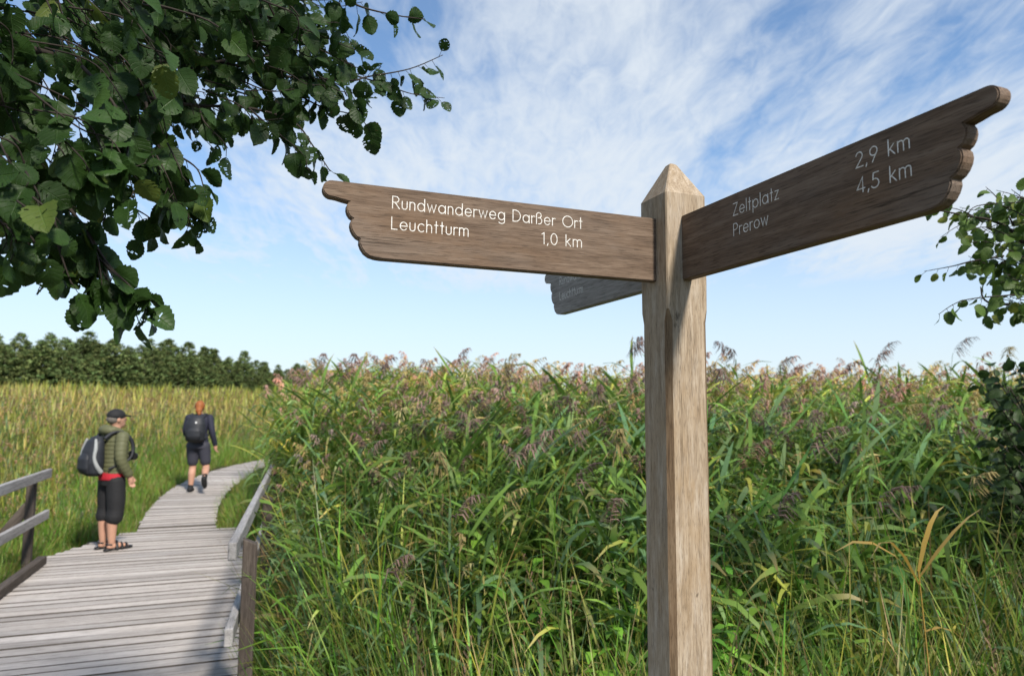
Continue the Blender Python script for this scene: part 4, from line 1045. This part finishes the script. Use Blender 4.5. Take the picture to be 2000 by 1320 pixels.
for i in range(len(edge) - 1):
    (x0, y0), (x1, y1) = edge[i], edge[i + 1]; L = math.hypot(x1 - x0, y1 - y0); n = int(L / 2.4)
    for k in range(n):
        for row in range(3):
            if row and rp.random() < .2: continue
            f = (k + rp.uniform(-.4, .4)) / n; nx, ny = (y1 - y0) / L, -(x1 - x0) / L
            off = -row * 4.5 + rp.uniform(-1.2, 1.2); x = x0 + (x1 - x0) * f + nx * off; y = y0 + (y1 - y0) * f + ny * off
            px = 1000 + 1350 * x / y
            if px < -140 or px > 1000: continue
            pine(x, y, (14.4 * rp.uniform(.72, 1.10) + (row * 1.2)) * (1.0 if px < 480 else .82), rp.uniform(0, 6.28), rp.randrange(6)); npine += 1
print('pines', npine)

# ------------------------------------------------------------------ people
def ell(bm, c, r, rot=None, n=14):
    m = Matrix.Translation(c) @ (rot or Matrix()) @ Matrix.Diagonal((r[0], r[1], r[2], 1))
    bmesh.ops.create_uvsphere(bm, u_segments=n, v_segments=max(8, n // 2), radius=1.0, matrix=m)
def loft(bm, rings, n=20):
    """rings: (centre, rx, ry) stacked ellipses, closed at both ends."""
    R_ = []
    for c, rx, ry in rings:
        c = Vector(c); R_.append([bm.verts.new(c + Vector((rx * math.cos(6.28318 * k / n), ry * math.sin(6.28318 * k / n), 0))) for k in range(n)])
    for A, B in zip(R_, R_[1:]):
        for k in range(n): bm.faces.new((A[k], A[(k + 1) % n], B[(k + 1) % n], B[k]))
    bm.faces.new(R_[0][::-1]); bm.faces.new(R_[-1])
def skin(name, fn, mat, parent, voxel=.011, smooth=3):
    """Overlapping shapes fused into one continuous skin."""
    bm = bmesh.new(); fn(bm); o = bm_obj(name, bm, mat, parent)
    md = o.modifiers.new('fuse', 'REMESH'); md.mode = 'VOXEL'; md.voxel_size = voxel; md.use_smooth_shade = True
    sm = o.modifiers.new('soften', 'SMOOTH'); sm.iterations = smooth; sm.factor = .5
    return o
def limb(bm, pts, rad, n=12, sub=5):
    P = catmull([Vector(p) for p in pts], sub); k = len(pts) - 1
    r = [np.interp(i / (len(P) - 1) * k, range(k + 1), rad) for i in range(len(P))]
    tube_bm(bm, P, r, n); ell(bm, P[0], (r[0],) * 3, n=10); ell(bm, P[-1], (r[-1],) * 3, n=10)
def hand(bm, wrist, d, side, curl=.5):
    """Relaxed hand: palm, four unequal bent fingers and a thumb off the side. d: pointing, side: thumb side."""
    d = Vector(d).normalized(); sd = Vector(side); sd = (sd - d * sd.dot(d)).normalized(); nn = d.cross(sd); w = Vector(wrist)
    limb(bm, [w, w + d * .045, w + d * .085], [.024, .032, .030], 10, 3)
    for i, (o, l) in enumerate(((.027, .070), (.009, .080), (-.009, .074), (-.026, .056))):
        a = w + d * .085 + sd * o; limb(bm, [a, a + d * l * .5 + nn * l * .12 * curl, a + d * l * .85 + nn * l * .5 * curl], [.0105, .0095, .0085], 8, 3)
    a = w + d * .03 + sd * .028; limb(bm, [a, a + d * .035 + sd * .022, a + d * .062 + sd * .022 + nn * .01], [.013, .011, .0095], 8, 3)
M['skin'] = plain('skin', (0.45, 0.25, 0.175), .5, .08, 30)
M['jacket'] = plain('olive_jacket', (0.105, 0.108, 0.055), .6, .15, 40); M['black'] = plain('black_cloth', (0.016, 0.016, 0.018), .75, .3, 50)
M['red'] = plain('red_shirt', (0.42, 0.02, 0.035), .8, .1); M['navy'] = plain('navy_cloth', (0.022, 0.024, 0.042), .75, .25, 50); M['short'] = plain('slate_shorts', (0.042, 0.043, 0.06), .75, .2, 50)
M['hair_red'] = plain('copper_hair', (0.27, 0.088, 0.024), .55, .35, 90); M['hair_grey'] = plain('grey_hair', (0.13, 0.115, 0.10), .6, .2, 90)
M['pack_grey'] = plain('grey_webbing', (0.30, 0.31, 0.31), .7, .15); M['pack_black'] = plain('pack_nylon', (0.022, 0.024, 0.03), .55, .3, 35); M['white'] = plain('white_print', (0.75, 0.75, 0.75), .6, .05)
M['plastic'] = plain('black_plastic', (0.015, 0.015, 0.016), .35, .1)

def man():
    t = empty('person', (-5.085, 8.94, 0.004), R(-32)); t.scale = (1.04, 1.04, 1.0); tag(t, 'person in black cap, olive quilted jacket and black knee-length trousers standing on the boardwalk', 'person')
    arm = {1: [(.18, 0, 1.41), (.235, -.035, 1.14), (.225, .085, .92)], -1: [(-.18, 0, 1.41), (-.235, -.02, 1.14), (-.2, .12, .94)]}
    def body(bm):
        ell(bm, (0, .02, 1.63), (.076, .097, .115)); ell(bm, (0, .045, 1.575), (.058, .075, .07)); ell(bm, (0, .122, 1.615), (.013, .022, .024)); ell(bm, (0, .108, 1.565), (.028, .016, .012))
        for s in (-1, 1):
            ell(bm, (s * .077, .0, 1.62), (.011, .022, .032)); ell(bm, (s * .032, .104, 1.645), (.014, .012, .01))
            limb(bm, [(s * .09, 0, .92), (s * .095, .012, .50), (s * .097, -.018, .36), (s * .097, -.012, .09)], [.088, .06, .064, .038])
            limb(bm, [(s * .097, -.03, .05), (s * .102, .07, .05), (s * .108, .16, .034)], [.038, .038, .030])
            limb(bm, arm[s], [.055, .042, .03]); w = Vector(arm[s][-1]); hand(bm, w, (w - Vector(arm[s][1])) * .6 + Vector((0, 0, -.1)), (0, 1, .2), .7)
        limb(bm, [(0, 0, 1.38), (0, .005, 1.48), (0, .02, 1.6)], [.075, .058, .058]); loft(bm, [((0, 0, .88), .15, .11), ((0, 0, 1.1), .145, .10), ((0, 0, 1.36), .17, .10), ((0, 0, 1.44), .08, .07)])
    skin('body', body, M['skin'], t, .008, 2)
    def jacket(bm):
        rings = []
        for z in np.arange(.95, 1.47, .0085):
            q = abs(math.sin(math.pi * (z - .925) / .052)) ** .5; k = np.interp(z, [.92, 1.05, 1.2, 1.36, 1.42, 1.47], [.178, .182, .192, .198, .165, .085]); k2 = np.interp(z, [.92, 1.05, 1.2, 1.36, 1.42, 1.47], [.138, .15, .15, .138, .115, .075])
            rings.append(((0, .008, z), k - .011 + .013 * q, k2 - .011 + .013 * q))
        loft(bm, rings, 28)
        for s in (-1, 1):
            P = catmull([Vector(p) for p in arm[s]], 14); rr = []
            for i in range(len(P)): f = i / (len(P) - 1); rr.append(np.interp(f, [0, .5, 1], [.078, .064, .050]) - .007 + .009 * abs(math.sin(math.pi * f * 11)) ** .5)
            tube_bm(bm, P, rr, 14); ell(bm, P[0], (.078, .075, .07))
    skin('jacket', jacket, M['jacket'], t, .009, 1)
    def hood(bm):
        ell(bm, (0, -.085, 1.485), (.135, .095, .075), Matrix.Rotation(R(-18), 4, 'X'), 18)
        for s in (-1, 1): limb(bm, [(s * .1, -.07, 1.50), (s * .105, .01, 1.47), (s * .07, .07, 1.43)], [.045, .04, .03])
    skin('hood', hood, M['jacket'], t, .010, 2)
    skin('shirt', lambda bm: loft(bm, [((0, .0, .865), .172, .134), ((0, 0, .90), .180, .141), ((0, 0, .98), .170, .132)], 24), M['red'], t, .010, 1)
    def trousers(bm):
        loft(bm, [((0, 0, .80), .165, .125), ((0, 0, .88), .168, .128), ((0, 0, .93), .155, .12)], 24)
        for s in (-1, 1): limb(bm, [(s * .088, 0, .86), (s * .104, .006, .64), (s * .108, .008, .50), (s * .108, -.005, .405)], [.108, .104, .094, .098], 16)
    skin('trousers', trousers, M['black'], t, .010, 2)
    def sandal(s):
        def f(bm):
            for p, q, r_ in (((-.06), .0, .042), (.02, .0, .047), (.10, 0, .052), (.175, 0, .044)): ell(bm, (s * .103, p + .01, .016), (r_, .062, .022))
            for y0, z0 in ((.03, .085), (.09, .072), (.145, .06)): limb(bm, [(s * .103 - .05, y0, .02), (s * .103, y0 + .01, z0 + .006), (s * .103 + .05, y0, .02)], [.02, .018, .02], 6)
            limb(bm, [(s * .097 - .04, -.03, .075), (s * .097, -.078, .085), (s * .097 + .04, -.03, .075)], [.011, .011, .011], 6)
        skin('sandal', f, M['plastic'], t, .007, 1)
    sandal(1); sandal(-1)
    skin('hair', lambda bm: ell(bm, (0, -.016, 1.63), (.0785, .09, .072)), M['hair_grey'], t, .009, 1)
    def cap(bm):
        ell(bm, (0, .005, 1.675), (.089, .108, .088), None, 20); loft(bm, [((0, .005, 1.665), .09, .109), ((0, .005, 1.69), .088, .107)], 24)
    c = skin('cap', cap, M['black'], t, .008, 1)
    def visor(bm): ell(bm, (0, .125, 1.672), (.075, .075, .012), Matrix.Rotation(R(-8), 4, 'X'), 16)
    skin('visor', visor, M['black'], c, .006, 1)
    # things he carries
    b = empty('backpack', t.location, t.rotation_euler.z); b.scale = t.scale; tag(b, 'black and grey backpack on the back of the person in the olive jacket', 'backpack')
    def main(bm): loft(bm, [((0, -.23, .93), .10, .06), ((0, -.245, .97), .145, .105), ((0, -.25, 1.10), .155, .125), ((0, -.24, 1.25), .145, .11), ((0, -.22, 1.36), .12, .085), ((0, -.20, 1.42), .07, .045)], 24)
    skin('main_compartment', main, M['pack_black'], b, .011, 3)
    def pocket(bm): loft(bm, [((0, -.33, .97), .09, .03), ((0, -.345, 1.03), .11, .05), ((0, -.345, 1.15), .105, .048), ((0, -.325, 1.22), .07, .03)], 20)
    skin('front_pocket', pocket, M['pack_black'], b, .010, 2)
    for s in (-1, 1):
        def trim(bm, s=s): limb(bm, [(s * .10, -.27, 1.38), (s * .137, -.285, 1.27), (s * .145, -.30, 1.16), (s * .155, -.27, 1.06), (s * .148, -.22, .99)], [.016, .022, .02, .026, .03], 8)
        skin('side_trim', trim, M['pack_grey'], b, .008, 1)
        def strap(bm, s=s): limb(bm, [(s * .10, -.16, 1.40), (s * .125, -.06, 1.475), (s * .13, .08, 1.43), (s * .14, .155, 1.28), (s * .17, .10, 1.12), (s * .15, -.12, 1.02)], [.022, .024, .022, .02, .016, .014], 8)
        skin('shoulder_strap', strap, M['pack_black'], b, .008, 1)
    k = empty('camera', t.location, t.rotation_euler.z); k.scale = t.scale; tag(k, 'black camera hanging at the chest of the person in the cap', 'camera')
    bm = bmesh.new(); box_bm(bm, .135, .055, .09, Matrix.Translation((.04, .205, 1.15)), .012, 2); box_bm(bm, .05, .045, .03, Matrix.Translation((.04, .205, 1.205)), .008, 2); bm_obj('camera_body', bm, M['plastic'], k)
    bm = bmesh.new(); tube_bm(bm, [(.04, .215, 1.15), (.04, .24, 1.147), (.04, .262, 1.142)], [.036, .036, .04], 16); bm_obj('lens', bm, M['plastic'], k, smooth=True)
    bm = bmesh.new(); tube_bm(bm, catmull([Vector(p) for p in ((.105, .20, 1.18), (.12, .17, 1.35), (.07, .08, 1.46), (0, -.075, 1.475), (-.07, .08, 1.46), (-.06, .17, 1.35), (-.025, .20, 1.18))], 5), .008, 6); bm_obj('neck_strap', bm, M['plastic'], k, smooth=True)
man()
def woman():
    z0 = 0.205; t = empty('person', (-5.83, 13.0, z0), R(12)); t.scale = (1.10, 1.10, 1.0); tag(t, 'red-haired person in dark top and shorts walking away along the narrow boardwalk', 'person')
    arm = {1: [(.165, 0, 1.37), (.225, -.05, 1.10), (.265, .02, .87)], -1: [(-.165, 0, 1.37), (-.215, .03, 1.10), (-.17, .20, .97)]}
    legs = {-1: [(-.082, 0, .87), (-.085, .07, .47), (-.085, .03, .33), (-.09, .02, .09)], 1: [(.088, 0, .87), (.13, .05, .48), (.155, -.10, .39), (.18, -.25, .32)]}
    def body(bm):
        ell(bm, (0, .015, 1.565), (.070, .088, .105)); ell(bm, (0, .04, 1.515), (.052, .066, .06)); ell(bm, (0, .105, 1.55), (.011, .02, .02)); ell(bm, (0, .095, 1.505), (.024, .014, .01))
        for s in (-1, 1):
            ell(bm, (s * .028, .09, 1.58), (.012, .01, .009)); ell(bm, (s * .07, .0, 1.555), (.01, .02, .028))
            limb(bm, legs[s], [.092, .057, .060, .034]); limb(bm, arm[s], [.046, .036, .026]); w = Vector(arm[s][-1]); hand(bm, w, (w - Vector(arm[s][1])) * .6 + Vector((0, 0, -.1)), (0, 1, .2), .8)
        limb(bm, [(-.09, .02, .09), (-.09, .0, .05), (-.09, .08, .045), (-.092, .16, .03)], [.034, .036, .036, .026]); limb(bm, [(.18, -.25, .32), (.18, -.285, .27), (.182, -.26, .19), (.183, -.235, .14)], [.034, .036, .036, .026])
        limb(bm, [(0, 0, 1.34), (0, .0, 1.43), (0, .012, 1.53)], [.065, .048, .05]); loft(bm, [((0, 0, .82), .155, .115), ((0, 0, .92), .15, .11), ((0, 0, 1.05), .125, .09), ((0, 0, 1.3), .15, .09), ((0, 0, 1.4), .08, .06)])
    skin('body', body, M['skin'], t, .008, 2)
    def top(bm):
        loft(bm, [((0, 0, .915), .165, .122), ((0, 0, .97), .158, .117), ((0, 0, 1.08), .138, .102), ((0, 0, 1.22), .155, .112), ((0, 0, 1.34), .165, .10), ((0, 0, 1.40), .12, .08), ((0, 0, 1.44), .065, .06)], 24)
        for s in (-1, 1): limb(bm, arm[s], [.062, .05, .04])
    skin('top', top, M['navy'], t, .010, 2)
    def shorts(bm):
        loft(bm, [((0, 0, .80), .17, .13), ((0, 0, .86), .172, .132), ((0, 0, .945), .15, .115)], 24)
        for s in (-1, 1): limb(bm, [Vector(legs[s][0]) + Vector((0, 0, -.02)), Vector(legs[s][0]).lerp(Vector(legs[s][1]), .45), Vector(legs[s][0]).lerp(Vector(legs[s][1]), .80)], [.108, .096, .086], 16)
    skin('shorts', shorts, M['short'], t, .010, 2)
    def shoe1(bm): limb(bm, [(-.09, -.035, .055), (-.09, .06, .05), (-.093, .165, .035)], [.045, .046, .034]); limb(bm, [(-.09, .015, .06), (-.09, .018, .12)], [.044, .042])
    def shoe2(bm): limb(bm, [(.18, -.30, .275), (.182, -.265, .19), (.184, -.23, .125)], [.045, .046, .034]); limb(bm, [(.18, -.275, .28), (.179, -.235, .325)], [.044, .042])
    skin('shoe', shoe1, M['black'], t, .009, 1); skin('shoe', shoe2, M['black'], t, .009, 1)
    def hair(bm):
        ell(bm, (0, -.008, 1.585), (.082, .098, .105)); ell(bm, (0, -.06, 1.53), (.06, .055, .08)); ell(bm, (.005, -.10, 1.50), (.055, .05, .062)); limb(bm, [(.01, -.10, 1.50), (.02, -.125, 1.44)], [.04, .03])
    skin('hair', hair, M['hair_red'], t, .009, 1)
    b = empty('backpack', t.location, t.rotation_euler.z); b.scale = t.scale; tag(b, 'plain black backpack on the red-haired person walking away', 'backpack')
    def main(bm): loft(bm, [((-.01, -.17, .92), .11, .06), ((-.01, -.19, .96), .15, .10), ((-.01, -.205, 1.10), .158, .12), ((-.01, -.195, 1.26), .15, .105), ((-.01, -.18, 1.36), .125, .08), ((-.01, -.165, 1.42), .08, .04)], 24)
    skin('main_compartment', main, M['pack_black'], b, .011, 3)
    def pocket(bm): loft(bm, [((-.01, -.285, .97), .09, .025), ((-.01, -.30, 1.03), .11, .04), ((-.01, -.30, 1.14), .105, .038), ((-.01, -.28, 1.20), .08, .025)], 20)
    skin('front_pocket', pocket, M['pack_black'], b, .010, 2)
    for s in (-1, 1):
        def strap(bm, s=s): limb(bm, [(s * .09, -.12, 1.38), (s * .11, -.03, 1.435), (s * .115, .07, 1.38), (s * .125, .125, 1.22), (s * .15, .07, 1.08), (s * .13, -.10, .99)], [.02, .022, .02, .018, .014, .013], 8)
        skin('shoulder_strap', strap, M['pack_black'], b, .008, 1)
    bm = bmesh.new(); box_bm(bm, .026, .006, .03, Matrix.Translation((.015, -.297, 1.285)) @ Matrix.Rotation(R(-12), 4, 'X'), .002); o = bm_obj('emblem_patch', bm, M['white'], b)
woman()
